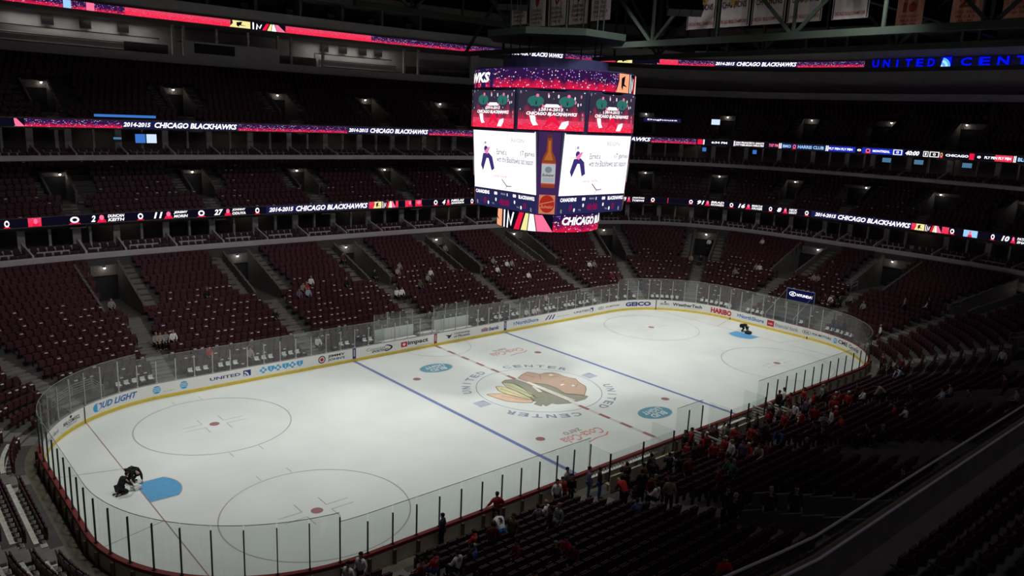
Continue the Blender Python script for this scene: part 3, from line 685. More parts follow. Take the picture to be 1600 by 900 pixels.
def bench(x0, x1, label):
    t = empty('team_bench', ((x0+x1)/2, -14.2, .35), 0, label, 'bench', 'team benches'); L = x1-x0
    b = MB(); b.box((0, -.55, .55), (L, .1, 1.1)); b.build('back_wall', cream, t)
    b = MB(); b.box((0, -.2, .45), (L-.4, .35, .06))
    for k in range(5): b.box((-L/2+.4+(L-.8)*k/4, -.2, .2), (.06, .3, .4))
    b.build('plank', mat('bench_plank', (.45, .35, .2), .5), t)
    b = MB(); b.box((0, .82, .5), (L, .22, .05)); b.build('bottle_shelf', white_b, t)
    n = int(L/2.44+.5)
    for k in range(n):
        b = MB(); b.box((-L/2+(k+.5)*L/n, -.5, 1.72), (L/n-.04, .014, 1.25)); b.build('glass_pane', glass_m, t)
    for k in range(n+1):
        b = MB(); b.box((-L/2+k*L/n, -.48, 1.55), (.07, .07, 1.55)); b.build('glass_post', darkpost, t)
    for sx in (-1, 1):
        b = MB(); b.box((sx*L/2, .3, 1.3), (.014, 1.5, 2.1)); b.build('end_glass', glass_m, t)
    return t
bench(-8.8, -3.6, 'cream walled team bench left of the centre line')
bench(1.9, 5.7, 'cream walled team bench right of the centre line')
for k in range(22):
    x = -8.4+k*.23 if k < 20 else 2.3+.4*(k-20)
    b = MB(); b.tube([(0, 0, 0), (0, 0, .15), (0, 0, .19)], [.035, .035, .015], 8, 0); b.ball((0, 0, .2), .018, 1, 6)
    o = b.build('water_bottle', [pale_p, redcap]); o.location = (x, -13.36, .88)
    tag(o, 'white squeeze bottle in the row on the shelf of the left team bench' if k < 20 else 'white squeeze bottle on the shelf of the right team bench', 'bottle', 'bottles on the left bench shelf' if k < 20 else 'bottles on the right bench shelf')
for i, (x0, y0, y1, z_) in enumerate(((-.5, -13.6, -15.9, .45), (.9, -13.9, -16.2, .5), (6.2, -13.6, -16.0, .45), (7.5, -13.9, -16.8, .5))):
    b = MB(); L = y0-y1
    for k in range(6): b.box((0, -L/2, .22+.19*k), (.05, L, .085))
    for q in (0, -L/2, -L): b.box((0, q, .62), (.06, .06, 1.24), 0, 1)
    o = b.build('slatted_barrier', [white_b, alum]); o.location = (x0, y0, z_)
    tag(o, ['white slatted barrier beside the right end of the left team bench', 'white slatted barrier at the tunnel between the two team benches', 'white slatted barrier beside the right end of the right team bench', 'white slatted barrier furthest along the boards past the right team bench'][i], 'barrier', 'white slatted barriers')
def handrail(pts, label, nbar=2, h=1.0, m=alum):
    b = MB()
    o = Vector(pts[0]); q = [Vector(p)-o for p in pts]
    for k in range(nbar): b.tube([p+Vector((0, 0, h*(1-k*.8/max(1, nbar)))) for p in q], .025, 6)
    for p in q: b.tube([p, p+Vector((0, 0, h))], .025, 6)
    x = b.build('handrail', m); x.location = o; return tag(x, label, 'handrail')
handrail([(-28.6, 13.0, .35), (-27.2, 14.0, .6), (-25.9, 14.7, .6), (-25.5, 13.6, .35)], 'white five bar handrail behind the far left corner glass', 5)
for s_, lb in ((43.9, 'behind the light blue shirted fan corner'), (48.5, 'beside the pale stairs in the right corner stand'), (52.9, 'near the right edge of the photo')):
    sc_ = scale(s_, 9.5); handrail([P3(s_-.9/sc_, 9.8, 3.05), P3(s_-.9/sc_, 11.2, 3.05+.2)], 'short looped handrail at the tunnel mouth, ' + {43.9: 'right of the end tunnel sign', 48.5: 'beside the pale stairs in the right corner stand', 52.9: 'nearest the right edge of the photo'}[s_])

# ---- tunnel canopy with the lit car maker sign at the far end
t = empty('tunnel_canopy', (35.0, -.7, 0), 0, 'end tunnel canopy carrying a lit dark blue HYUNDAI sign', 'sign')
b = MB(); b.box((.15, 0, 2.95), (.2, 3.0, 1.12)); b.build('housing', dark, t)
S = plane_surf((.04, 1.42, 2.42), (0, -1, 0), (0, 0, 1), (-1, 0, 0)); b = MB()
rect(b, S, 0, 0, 2.84, 1.06, 0); pg(b, S, ell(.55, .55, .38, .24, 20), 1, .01); pg(b, S, ell(.55, .55, .31, .18, 20), 0, .015)
txt(b, S, 'H', .38, .42, .72, .68, 1, .02, .3, .04); txt(b, S, 'HYUNDAI', 1.02, .4, 2.66, .68, 1, .02, 0, .04)
b.build('screen', [emis('hyundai_blue', (.003, .006, .045), 1), LW], t)
b = MB()
for sy in (-1, 1): b.tube([(-3.6, sy*1.5, 1.4), (0, sy*1.5, 3.4)], .03, 6); b.tube([(0, sy*1.5, .4), (0, sy*1.5, 3.5)], .04, 6); b.tube([(-3.6, sy*1.5, .35), (-3.6, sy*1.5, 1.4)], .03, 6)
b.tube([(0, -1.5, 3.5), (0, 1.5, 3.5)], .03, 6); b.build('frame', alum, t)
for sy in (-1, 1):
    b = MB(); p = [(-3.6, sy*1.5, .4), (0, sy*1.5, .4), (0, sy*1.5, 3.3), (-3.6, sy*1.5, 1.35)]; b.quad(*p); b.build('side_panel', glass_r, t)

# ---- near balcony rail (two rails, glass and bronze ledge)
nr = empty('balcony_rail', (P(-62, 19.4)[0], P(-62, 19.4)[1], 10.02), 0, 'polished metal rail over clear glass on the near balcony edge', 'railing')
def nrl(prof, name, m, lab=None):
    b = MB(); sweep(b, prof, -H, -50, 0, closed=True); sweep(b, prof, 58, H, 0, closed=True); o = b.build(name, m, nr, loc=nr.location); return tag(o, lab)
nrl([(19.30, 10.50), (19.30, 10.54), (19.35, 10.54), (19.35, 10.50)], 'top_rail', rail_m)
nrl([(19.32, 10.03), (19.32, 10.50), (19.335, 10.50), (19.335, 10.03)], 'glass', glass_r)
nrl([(19.30, 10.02), (19.30, 10.055), (19.36, 10.055), (19.36, 10.02)], 'glass_shoe', brass_m)
nrl([(19.46, 10.02), (19.46, 10.06), (19.52, 10.06), (19.52, 10.02)], 'ledge_edge', rail_m)

# ================================================================== LIGHT RIBBONS
def span(s0, s1, d, z0, z1):
    n = 24; A = [0]; pts = [P(s0+(s1-s0)*i/n, d) for i in range(n+1)]
    for i in range(n): A.append(A[-1]+math.hypot(pts[i+1][0]-pts[i][0], pts[i+1][1]-pts[i][1]))
    Lt = A[-1]
    def S(a, b, o=0):
        t = max(0, min(1, a))*Lt; i = 0
        while i < n-1 and A[i+1] < t: i += 1
        s = s0+(s1-s0)*(i+(t-A[i])/(A[i+1]-A[i]))/n
        x, y = P(s, d-o*3.5); return (x, y, z0+(z1-z0)*b)
    S.L = Lt; return S
LM = [LK, LN, LW, LR, LPK, LY, LO, LC, LB, city, redglow, LG, LGY]
K, NV, WH, RD, PK, YL, PE, CY, BL, CT, RG = range(11)
def mapto(L, x): 
    for (x0, s0), (x1, s1) in zip(L, L[1:]):
        if x <= x1: return s0+(s1-s0)*(x-x0)/(x1-x0)
    return L[-1][1]
def crest_strip(b, S, fc=5):   # cropped crest artwork: peach face, white bars, feather stripes
    pg(b, S, [(0, 0), (.06, .6), (.05, 1), (.36, 1), (.36, 0)], fc, .004)
    pg(b, S, [(.12, .75), (.22, .9), (.2, .45), (.3, .3), (.17, .35), (.16, .1), (.12, .3)], 0, .008)
    pg(b, S, [(.36, 0), (.36, 1), (1, 1), (1, 0)], 0, .003)
    pg(b, S, [(.40, 0), (.40, 1), (.425, 1), (.425, 0)], 2, .006)
    pg(b, S, [(.46, 0), (.475, .9), (.52, .3), (.55, .8), (.57, .8), (.53, .1), (.49, .6), (.48, 0)], 2, .006)
    pg(b, S, [(.57, 0), (.64, 0), (.70, 1), (.65, 1)], 3, .006); pg(b, S, [(.66, 0), (.73, 0), (.75, 1), (.72, 1)], 5, .006)
    pg(b, S, [(.74, 0), (.83, 0), (.79, 1), (.76, 1)], 2, .006); pg(b, S, [(.84, 0), (1, 0), (.86, 1), (.8, 1)], 4, .006)
def face_blob(b, S, x0, x1, m=4):
    c = (x0+x1)/2; w = (x1-x0)/2
    pg(b, S, [(x0, 0), (x1, 0), (c+w*.6, .4), (c-w*.6, .4)], 3, .006); pg(b, S, ell(c, .6, w*.5, .32, 10), m, .008)
def ribbon(label, d, z0, z1, items, s0, s1, tab):
    r = empty('ribbon_display', P3((s0+s1)/2, d, z0), 0, label, 'led screen', None); loc = r.location.copy()
    b = MB()
    for kind, x0, x1, tx in items:
        if kind in ('city', 'red', 'navy', 'black', 'blue'):
            S = span(mapto(tab, x0), mapto(tab, x1), d, z0, z1); n = max(1, int(S.L/1.2)); m = {'city': CT, 'red': RG, 'navy': NV, 'black': K, 'blue': BL}[kind]
            for i in range(n):
                p, q = i/n, (i+1)/n; b.quad(S(p, 0), S(q, 0), S(q, 1), S(p, 1), m, [(p*S.L, 0), (q*S.L, 0), (q*S.L, 1), (p*S.L, 1)])
    b.build('screen', LM, r, loc=loc)
    for kind, x0, x1, tx in items:
        if kind in ('city', 'red', 'navy', 'black', 'blue'): continue
        b = MB(); S = span(mapto(tab, x0), mapto(tab, x1), d, z0, z1)
        if kind == 'crest': crest_strip(b, S); nm = 'crest_graphic'
        elif kind == 'face': face_blob(b, S, 0, 1); nm = 'portrait'
        elif kind == 'badge': pg(b, S, ell(.5, .5, .36, .38, 12), tx if isinstance(tx, int) else 2, .006); pg(b, S, ell(.5, .5, .2, .2, 10), 0, .01); pg(b, S, [(0, 0), (1, 0), (.5, .35)], 3, .004); nm = 'badge'
        elif kind == 'two':
            l1, l2 = tx.split('|'); txt(b, S, l1, 0, .55, 1, .92, 2, .012, .2, .03); txt(b, S, l2, 0, .08, 1, .45, 2, .012, .2, .03); nm = 'lettering'
        elif kind == 'bars': pg(b, S, [(0, 0), (.35, 0), (.35, 1), (0, 1)], 2, .008); pg(b, S, [(.6, 0), (1, 0), (1, 1), (.6, 1)], 2, .008); nm = 'bars'
        elif kind == 'boxed':
            for q in ([(0, 0.05), (1, .05), (1, .15), (0, .15)], [(0, .85), (1, .85), (1, .95), (0, .95)], [(0, .05), (.1, .05), (.1, .95), (0, .95)], [(.9, .05), (1, .05), (1, .95), (.9, .95)]): pg(b, S, q, 2, .008)
            txt(b, S, tx, .35, .28, .65, .72, 2, .012); nm = 'lettering'
        elif kind == 'color': pg(b, S, [(0, 0.0), (1, 0), (1, 1), (0, 1)], tx, .004); nm = 'panel'
        elif kind.startswith('t'):
            lo, hi, m = {'t': (.2, .82, 2), 'tb': (.12, .9, 2), 'ts': (.3, .72, 2), 'tc': (.2, .8, 7), 'tr': (.2, .8, 4)}[kind]
            txt(b, S, tx, 0, lo, 1, hi, m, .012, .25 if kind in ('t', 'tb') else 0, .035); nm = 'lettering'
        b.build(nm, LM, r, loc=loc)
    return r
CB = 'CHICAGO BLACKHAWKS'; YR = '2014-2015'
tab1 = [(-300, -33), (0, -23.83), (42, -23.28), (113, -22.23), (145, -21.33), (193, -18.93), (247, -16.13), (293, -13.58), (341, -10.83), (383, -8.28), (420, -5.98), (462, -3.23), (574, 4.77), (618, 8.22), (663, 11.92), (704, 15.47), (738, 18.47), (970, 27.4), (988, 27.87), (1020, 28.67), (1058, 29.57), (1101, 30.57), (1130, 31.27), (1165, 32.07), (1203, 33.02), (1245, 34.02), (1274, 34.72), (1307, 35.87), (1423, 44.17), (1471, 45.17), (1505, 45.82), (1553, 46.67), (1600, 47.52), (1640, 48.27), (1900, 56)]
it1 = [('black', -300, 416, ''), ('navy', 416, 576, ''), ('black', 576, 1268, ''), ('navy', 1268, 1425, ''), ('black', 1425, 1900, ''), ('red', 40, 72, ''), ('badge', 4, 16, 2), ('face', 50, 62, ''), ('badge', 106, 120, 2), ('tb', 140, 149, '2'), ('face', 151, 166, ''), ('two', 168, 194, 'DUNCAN|KEITH'), ('badge', 213, 225, 2), ('tb', 240, 254, '11'), ('face', 256, 270, ''), ('two', 271, 293, 'JEREMY|MORIN'), ('badge', 307, 321, 2),
 ('tb', 334, 348, '27'), ('face', 350, 361, ''), ('two', 362, 383, 'JOHNNY|ODUYA'), ('badge', 397, 406, 2), ('t', 420, 458, YR), ('tb', 462, 574, CB), ('red', 576, 622, ''), ('crest', 583, 618, ''), ('red', 630, 663, ''), ('face', 636, 644, ''), ('face', 648, 660, ''), ('badge', 676, 684, 2), ('tb', 690, 695, '4'), ('face', 696, 703, ''), ('two', 704, 724, 'NIKLAS|HJALMARSSON'), ('badge', 734, 742, 2),
 ('tb', 974, 979, '19'), ('face', 980, 986, ''), ('two', 988, 1007, 'JONATHAN|TOEWS'), ('badge', 1016, 1024, 2), ('red', 1043, 1052, ''), ('badge', 1076, 1084, 2), ('tb', 1090, 1101, '91'), ('face', 1102, 1110, ''), ('two', 1111, 1131, 'BRAD|RICHARDS'), ('badge', 1139, 1147, 2), ('tb', 1154, 1165, '16'), ('face', 1166, 1174, ''), ('two', 1175, 1191, 'MARCUS|KRUGER'), ('badge', 1200, 1207, 2), ('tb', 1214, 1221, '8'), ('face', 1223, 1231, ''), ('two', 1233, 1246, 'NICK|LEDDY'), ('badge', 1257, 1265, 2),
 ('t', 1274, 1307, YR), ('tb', 1310, 1423, CB), ('red', 1425, 1484, ''), ('crest', 1430, 1471, ''), ('badge', 1483, 1492, 2), ('color', 1505, 1528, 7), ('face', 1512, 1520, ''), ('badge', 1549, 1557, 2), ('tb', 1567, 1579, '10'), ('face', 1581, 1589, ''), ('two', 1591, 1612, 'PATRICK|SHARP')]
ribbon('lower light ribbon running round the arena with player names and CHICAGO BLACKHAWKS', 19.25, 9.3, 9.98, it1, -33, 56, tab1)
tab2 = [(-300, -33), (0, -23.23), (35, -22.78), (192, -17.18), (241, -14.48), (370, -6.73), (543, 5.47), (578, 8.17), (668, 15.62), (740, 21.82), (985, 27.82), (1017, 28.52), (1088, 30.07), (1112, 30.57), (1147, 31.32), (1193, 32.27), (1218, 32.77), (1288, 34.17), (1347, 35.37), (1364, 36.62), (1396, 38.97), (1415, 40.32), (1443, 42.27), (1468, 43.97), (1513, 44.92), (1587, 46.12), (1640, 46.97), (1900, 56)]
it2 = [('red', -300, 0, ''), ('city', 35, 190, ''), ('black', 0, 36, ''), ('crest', -20, 36, ''), ('navy', 190, 372, ''), ('t', 192, 235, YR), ('tb', 241, 370, CB), ('city', 372, 542, ''), ('navy', 542, 670, ''), ('t', 544, 575, YR), ('tb', 578, 668, CB), ('city', 670, 880, ''), ('navy', 880, 1018, ''), ('tb', 900, 1017, CB), ('city', 1018, 1088, ''),
 ('black', 1088, 1146, ''), ('color', 1090, 1098, 3), ('bars', 1099, 1101, ''), ('ts', 1112, 1136, '6:34 PM'), ('bars', 1146, 1148, ''), ('black', 1148, 1218, ''), ('two', 1149, 1193, 'SAN FRANCISCO GIANTS|PITTSBURGH PIRATES'), ('tr', 1201, 1216, '7:07 PM'), ('bars', 1217, 1221, ''), ('navy', 1218, 1292, ''), ('tc', 1223, 1236, 'BMO'), ('badge', 1238, 1245, 4), ('tc', 1247, 1288, 'HARRIS CLUB'), ('bars', 1291, 1295, ''),
 ('blue', 1292, 1336, ''), ('ts', 1296, 1332, 'PLY PEN PLY PEN'), ('black', 1336, 1347, ''), ('ts', 1339, 1345, '0'), ('blue', 1347, 1412, ''), ('badge', 1351, 1362, 4), ('ts', 1364, 1391, 'MONTREAL'), ('boxed', 1396, 1410, '0'), ('black', 1412, 1640, ''), ('tb', 1415, 1437, '40:00'), ('boxed', 1443, 1451, '1'), ('boxed', 1453, 1468, '0'), ('badge', 1470, 1481, 6), ('ts', 1484, 1513, 'CHICAGO'), ('color', 1514, 1522, 3), ('ts', 1527, 1533, '0'), ('red', 1553, 1585, ''), ('ts', 1539, 1581, 'PLY PEN PLY PEN'), ('bars', 1585, 1589, ''), ('tc', 1592, 1612, 'BLUE'), ('navy', 1640, 1900, '')]
ribbon('middle light ribbon with the 40:00 game clock and CHICAGO BLACKHAWKS', 24.55, 16.86, 17.5, it2, -33, 56, tab2)
tab3 = [(-300, -33), (50, -21.93), (195, -14.08), (360, -3.63), (446, 2.52), (580, 13.22), (770, 23.72), (796, 24.22), (879, 25.92), (963, 27.57), (1030, 28.82), (1118, 30.37), (1151, 30.97), (1245, 32.57), (1350, 34.32), (1357, 34.42)]
it3 = [('city', -300, 195, ''), ('color', 96, 108, 7), ('color', 132, 145, 4), ('ts', 28, 45, 'WEST'), ('red', 195, 360, ''), ('black', 360, 446, ''), ('crest', 358, 446, ''), ('red', 446, 580, ''), ('city', 580, 772, ''), ('navy', 772, 882, ''), ('t', 775, 792, YR), ('tb', 796, 879, CB), ('city', 882, 961, ''), ('black', 961, 1030, ''), ('crest', 963, 1030, ''), ('red', 1030, 1060, ''), ('city', 1060, 1118, ''), ('navy', 1118, 1246, ''), ('t', 1119, 1148, YR), ('tb', 1151, 1245, CB), ('city', 1246, 1350, '')]
ribbon('topmost light ribbon under the top suites with red glow and CHICAGO BLACKHAWKS', 33.0, 27.36, 28.06, it3, -33, 34, tab3)
us = empty('arena_sign', P3(39.7, 33, 27.2), 0, 'blue glowing UNITED CENTER letters on the balcony at the far right', 'sign'); loc = us.location.copy()
b = MB(); S = span(34.45, 46.5, 33.0, 27.25, 28.25); n = 16
for i in range(n): b.quad(S(i/n, 0), S((i+1)/n, 0), S((i+1)/n, 1), S(i/n, 1), 0)
b.build('backing', mat('sign_backing', (.09, .09, .10), .7), us, loc=loc)
for word, ss, se in (('UNITED', 34.5, 39.1), ('CENTER', 41.3, 46.0)):
    Lt = span(ss, se, 33.0, 27.1, 28.3)
    for i, ch in enumerate(word):
        b = MB(); w = .62/6 if ch != 'I' else .16/6; c = (i+.5)/6
        vs_, fs_, a_ = font2d(ch, 0, .03); 
        b.add([Lt(c-w/2+w*x, .12+.78*y, .12) for x, y in vs_], fs_, 0); b.build('letter', LBL, us, loc=loc)
b = MB(); S = span(39.55, 40.65, 33.0, 27.15, 28.35)
pg(b, S, [(0, .05), (1, .05), (1, .95), (0, .95)], 0, .1)
for k in range(4): pg(b, S, ell(0, .05, .95-.24*k, .85-.22*k, 8, 0, math.pi/2)+[(0, .05)], 1 if k % 2 == 0 else 2, .11+.004*k)
b.build('logo', [LBL, LLB, emis('sign_pale', (.5, .8, 1), 1)], us, loc=loc)
# small lit screens
def scr(s, d, z, w, h, m, label, name='television', tilt=None, word=None):
    x, y = P(s, d); nx, ny = outdir(s, d); t = empty(name, (x, y, z), 0, label, 'screen')
    S = plane_surf((0, 0, 0), (ny, -nx, 0), (0, 0, 1), (-nx, -ny, 0))
    b = MB(); k = [S(-w/2-.05, -h/2-.05, -.06), S(w/2+.05, -h/2-.05, -.06), S(w/2+.05, -h/2-.05, .0), S(-w/2-.05, -h/2-.05, .0), S(-w/2-.05, h/2+.05, -.06), S(w/2+.05, h/2+.05, -.06), S(w/2+.05, h/2+.05, .0), S(-w/2-.05, h/2+.05, .0)]
    b.hexa(k); b.build('housing', dark, t)
    b = MB(); rect(b, S, -w/2, -h/2, w/2, h/2, 0, .012, 1); b.build('screen', m, t)
    if word: b = MB(); txt(b, S, word, -w*.4, -h*.2, w*.4, h*.25, 0, .02); b.build('lettering', LW, t)
    return t
tvb = emis('tv_blue', (.05, .2, .65), .9); tvw = emis('tv_white', (.6, .75, 1), 1.1); tvd = emis('tv_dim', (.12, .3, .5), .6)
for s_, m_, lb in ((-15.3, tvb, 'left blue television under the middle ribbon at the left'), (-14.3, tvw, 'right pale blue television under the middle ribbon at the left'), (-17.3, tvd, 'thin bluish strip screen left of the blue televisions')):
    scr(s_, 26.2, 15.9, .9 if m_ != tvd else .7, .8 if m_ != tvd else .2, m_, lb)
for s_, w_, lb in ((30.35, .5, 'small blue screen under the 6:34 PM time'), (31.95, .5, 'small blue screen under the baseball scores'), (37.9, 1.0, 'dim blue screen under the word MONTREAL'), (41.5, 1.0, 'dim blue screen under the 40:00 clock'), (44.8, 1.0, 'dim blue screen under the word CHICAGO')):
    scr(s_, 25.6, 16.2, w_, .5, tvb if w_ < .6 else tvd, lb)
scr(28.95, 28.2, 16.1+3.4, 5.0, .55, emis('tv_navy', (.01, .01, .06), 1), 'dark concourse screen reading Doghouse right of the scoreboard', word='Doghouse').location.z = 19.0+.75
scr(30.6, 28.2, 19.8, 1.1, .7, tvw, 'bright blue white screen right of the scoreboard')
scr(-18.3, 24.9, 17.9, 2.3, .22, tvb, 'left flat blue reflection painted as a glowing strip on the upper ledge'); scr(-16.1, 24.9, 17.9, 3.8, .22, tvb, 'right flat blue reflection painted as a glowing strip on the upper ledge')  # glowing strips that paint the bluish reflection above the ledge, no televisions
for i, s_ in enumerate((-19.6, -16.2, -12.6, 10.4, 12.9, 15.6, 17.8)):
    t = scr(s_, 39.2, 26.6, 1.0, .7, mat('tv_off', (.01, .01, .012), .3), 'switched off television hanging in the %s press room, %s from the left' % ('left' if s_ < 0 else 'right', ['first', 'second', 'third', 'first', 'second', 'third', 'fourth'][i]))

# ================================================================== SCOREBOARD
sb = empty('scoreboard', (0, 0, 12), 0, 'huge centre hung scoreboard with white video screens, bottle panels and a red ring', 'scoreboard')
Z0 = 12.0
def sbuild(b, name, m, lab=None): o = b.build(name, m, sb, loc=Vector((0, 0, Z0))); return tag(o, lab)
hous = mat('navy_housing', (.03, .028, .09), .55, .1)
b = MB()
def octo(b, lo, hi):   # chamfered square block
    def ringp(a, c, z): return [(c, -a, z), (a, -c, z), (a, c, z), (c, a, z), (-c, a, z), (-a, c, z), (-a, -c, z), (-c, -a, z)]
    p = ringp(*lo)+ringp(*hi); b.add(p, [tuple(range(7, -1, -1)), tuple(range(8, 16))]+[(i, (i+1) % 8, 8+(i+1) % 8, 8+i) for i in range(8)])
octo(b, (3.92, 3.1, 13.25), (4.3, 3.25, 18.45))
def regoct(b, ap, z0, z1, m=0):
    R_ = ap/math.cos(math.pi/8); p = [(R_*math.cos(math.pi/8+math.pi/4*i), R_*math.sin(math.pi/8+math.pi/4*i), z) for z in (z0, z1) for i in range(8)]
    b.add(p, [tuple(range(7, -1, -1)), tuple(range(8, 16))]+[(i, (i+1) % 8, 8+(i+1) % 8, 8+i) for i in range(8)], m)
regoct(b, 5.2, 18.3, 20.92)
b.tube([(0, 0, 20.9), (0, 0, 22.2)], 5.3, 48); b.tube([(0, 0, 11.95), (0, 0, 13.4)], 3.46, 48); b.tube([(0, 0, 22.2), (0, 0, 22.9)], 3.5, 24)
sbuild(b, 'housing', hous)
for ang in (0, 90, 180, 270):
    R3 = Matrix.Rotation(math.radians(ang), 3, 'Z')
    o_, ax, ay = Vector((-3.08, -4.04, 14.5)), Vector((1, 0, 0)), (Vector((0, -4.32, 18.37))-Vector((0, -4.04, 14.5)))
    S = plane_surf(R3 @ o_, R3 @ ax, R3 @ ay, R3 @ Vector((0, -1, 0))); Wd, Hh = 6.16, ay.length
    b = MB(); rect(b, S, 0, 0, Wd, Hh, 0, .03); sbuild(b, 'video_screen', LW)
    b = MB()   # picture on the video screen: skating player, caption lines
    pg(b, S, [(.75, 1.5), (.95, 1.15), (1.35, 2.0), (1.55, 2.0), (1.85, 1.2), (2.15, 1.35), (1.95, 2.1), (1.6, 2.35), (1.0, 2.3)], 0, .05)
    pg(b, S, ell(1.3, 2.6, .2, .2, 10), 0, .05); pg(b, S, [(1.1, 2.4), (1.6, 2.75), (1.75, 2.7), (1.45, 2.25)], 1, .055)
    pg(b, S, ell(1.25, 3.0, .12, .1, 8), 2, .05); pg(b, S, [(1.0, 2.85), (1.1, 2.95), (1.02, 3.0)], 2, .05)
    pg(b, S, [(2.9, .75), (3.4, .33), (3.85, .36), (3.85, .3), (3.35, .26), (2.85, .7)], 3, .05); pg(b, S, [(3.4, .3), (3.15, .05), (3.2, .05), (3.45, .3)], 3, .05)
    pm_ = [emis('pic_navy', (.05, .03, .18), 1), emis('pic_pink', (.9, .25, .5), 1), emis('pic_grey', (.4, .4, .45), 1), emis('pic_dark', (.16, .14, .2), 1), emis('pic_pale', (.62, .6, .66), 1), emis('pic_ghost', (.9, .95, 1), 1.15)]
    sbuild(b, 'player_picture', pm_, 'skating player picture with a stick'); b = MB()
    txt(b, S, 'REGIN', 3.9, 3.15, 5.1, 3.4, 4, .05); txt(b, S, 'Earned a', 2.4, 2.3, 3.4, 2.66, 3, .05, 0, .01); txt(b, S, 'point in', 3.5, 2.35, 4.6, 2.62, 5, .05, 0, 0); txt(b, S, '17 games', 4.75, 2.27, 6.05, 2.66, 3, .05, 0, .01)
    txt(b, S, 'with the Blackhawks last season', 2.4, 1.82, 5.95, 2.2, 3, .05, 0, .01); txt(b, S, 'CHICAGO', 2.3, 1.0, 5.9, 1.6, 5, .04); txt(b, S, 'UNITED CENTER', 2.0, .82, 3.4, .95, 1, .05)
    sbuild(b, 'caption', pm_)
    # statistics panel
    o2, ay2 = Vector((-3.08, -3.98, 13.3)), Vector((0, -.08, 1.2)); S = plane_surf(R3 @ o2, R3 @ ax, R3 @ ay2, R3 @ Vector((0, -1, 0)))
    b = MB(); rect(b, S, 0, 0, 6.16, 1.15, 0, .02)
    txt(b, S, 'CANADIENS', .15, .82, 1.6, 1.06, 1, .05, 0, .04); txt(b, S, 'BLACKHAWKS', 4.55, .82, 6.05, 1.06, 1, .05, 0, .04)
    for a_ in (2.1, 3.98): txt(b, S, '00', a_, .84, a_+.32, 1.06, 1, .05, 0, .05); txt(b, S, '0', a_+.1, .42, a_+.24, .66, 1, .05, 0, .05)
    txt(b, S, 'PERIOD', 2.78, .9, 3.25, 1.02, 2, .05); txt(b, S, '1', 3.4, .86, 3.46, 1.04, 1, .05)
    txt(b, S, '40:00', 2.62, .2, 3.6, .62, 3, .05, 0, .02); txt(b, S, '0', 1.0, .2, 1.25, .6, 3, .05, 0, .01); txt(b, S, '0', 5.0, .2, 5.25, .6, 3, .05, 0, .01)
    txt(b, S, '0', 1.4, .14, 1.55, .38, 1, .05, 0, .05); txt(b, S, '0', 4.7, .14, 4.85, .38, 1, .05, 0, .05); txt(b, S, 'TOL', 1.85, .2, 2.1, .3, 2, .05); txt(b, S, 'TOL', 4.35, .2, 4.6, .3, 2, .05); txt(b, S, '8:', .25, .1, .4, .36, 2, .05); txt(b, S, '8:', 5.65, .1, 5.8, .36, 2, .05)
    sbuild(b, 'statistics_panel', [emis('panel_navy', (.02, .02, .085), 1), LW, LGY, LDR])
    # bottle panel on the chamfer
    o3 = Vector((-3.97, -3.05, 13.3)); e3 = Vector((-3.05, -3.97, 13.3)); ax3 = e3-o3; n3 = Vector((-1, -1, 0)).normalized(); ay3 = Vector((-.05, -.05, 1))
    S = plane_surf(R3 @ o3, R3 @ ax3, R3 @ ay3, R3 @ n3); w3 = ax3.length; c = w3/2
    b = MB(); rect(b, S, -.02, 0, w3+.02, 5.1, 0, .03)
    bot = [(c-.42, 1.7), (c+.42, 1.7), (c+.43, 3.3), (c+.36, 3.6), (c+.18, 3.95), (c+.15, 4.7), (c+.17, 4.95), (c-.17, 4.95), (c-.15, 4.7), (c-.18, 3.95), (c-.36, 3.6), (c-.43, 3.3)]
    pg(b, S, bot, 1, .06); pg(b, S, [(c-.3, 3.4), (c+.25, 3.4), (c+.1, 3.9), (c+.06, 4.6), (c-.06, 4.6), (c-.08, 3.9)], 2, .07); pg(b, S, [(c-.17, 4.75), (c+.17, 4.75), (c+.17, 4.97), (c-.17, 4.97)], 3, .08)
    pg(b, S, [(c-.43, 1.98), (c+.43, 1.98), (c+.43, 3.18), (c-.43, 3.18)], 4, .08); pg(b, S, ell(c, 2.82, .22, .2, 14), 5, .09); txt(b, S, 'Budweiser', c-.37, 2.4, c+.37, 2.58, 3, .09, .3)
    for k in range(4): pg(b, S, [(c-.34, 2.08+.07*k), (c+.34, 2.08+.07*k), (c+.34, 2.1+.07*k), (c-.34, 2.1+.07*k)], 5, .09)
    pg(b, S, [(c-.43, 1.9), (c+.43, 1.9), (c+.43, 1.98), (c-.43, 1.98)], 6, .085); pg(b, S, [(c-.43, 3.18), (c+.43, 3.18), (c+.43, 3.25), (c-.43, 3.25)], 6, .085)
    pg(b, S, [(c-.5, .05), (c+.5, .05), (c+.5, 1.25), (c-.5, 1.25)], 7, .06); pg(b, S, ell(c, .68, .47, .56, 20), 8, .07); pg(b, S, [(c-.45, .62), (c+.45, .86), (c+.45, .92), (c-.45, .68)], 7, .08); txt(b, S, 'Budweiser', c-.4, .4, c+.4, .62, 7, .08, .5)
    sbuild(b, 'bottle_panel', [emis('bp_back', (.05, .02, .09), 1), emis('bp_amber', (.25, .05, .015), 1), emis('bp_amber_light', (.42, .13, .03), 1), emis('bp_dark', (.08, .03, .04), 1), emis('bp_label', (.42, .45, .47), 1), emis('bp_label_grey', (.18, .22, .26), 1), emis('bp_red', (.5, .06, .04), 1), emis('bp_tan', (.55, .2, .1), 1), emis('bp_deep_red', (.38, .02, .015), 1)], 'beer bottle picture above a red oval badge')
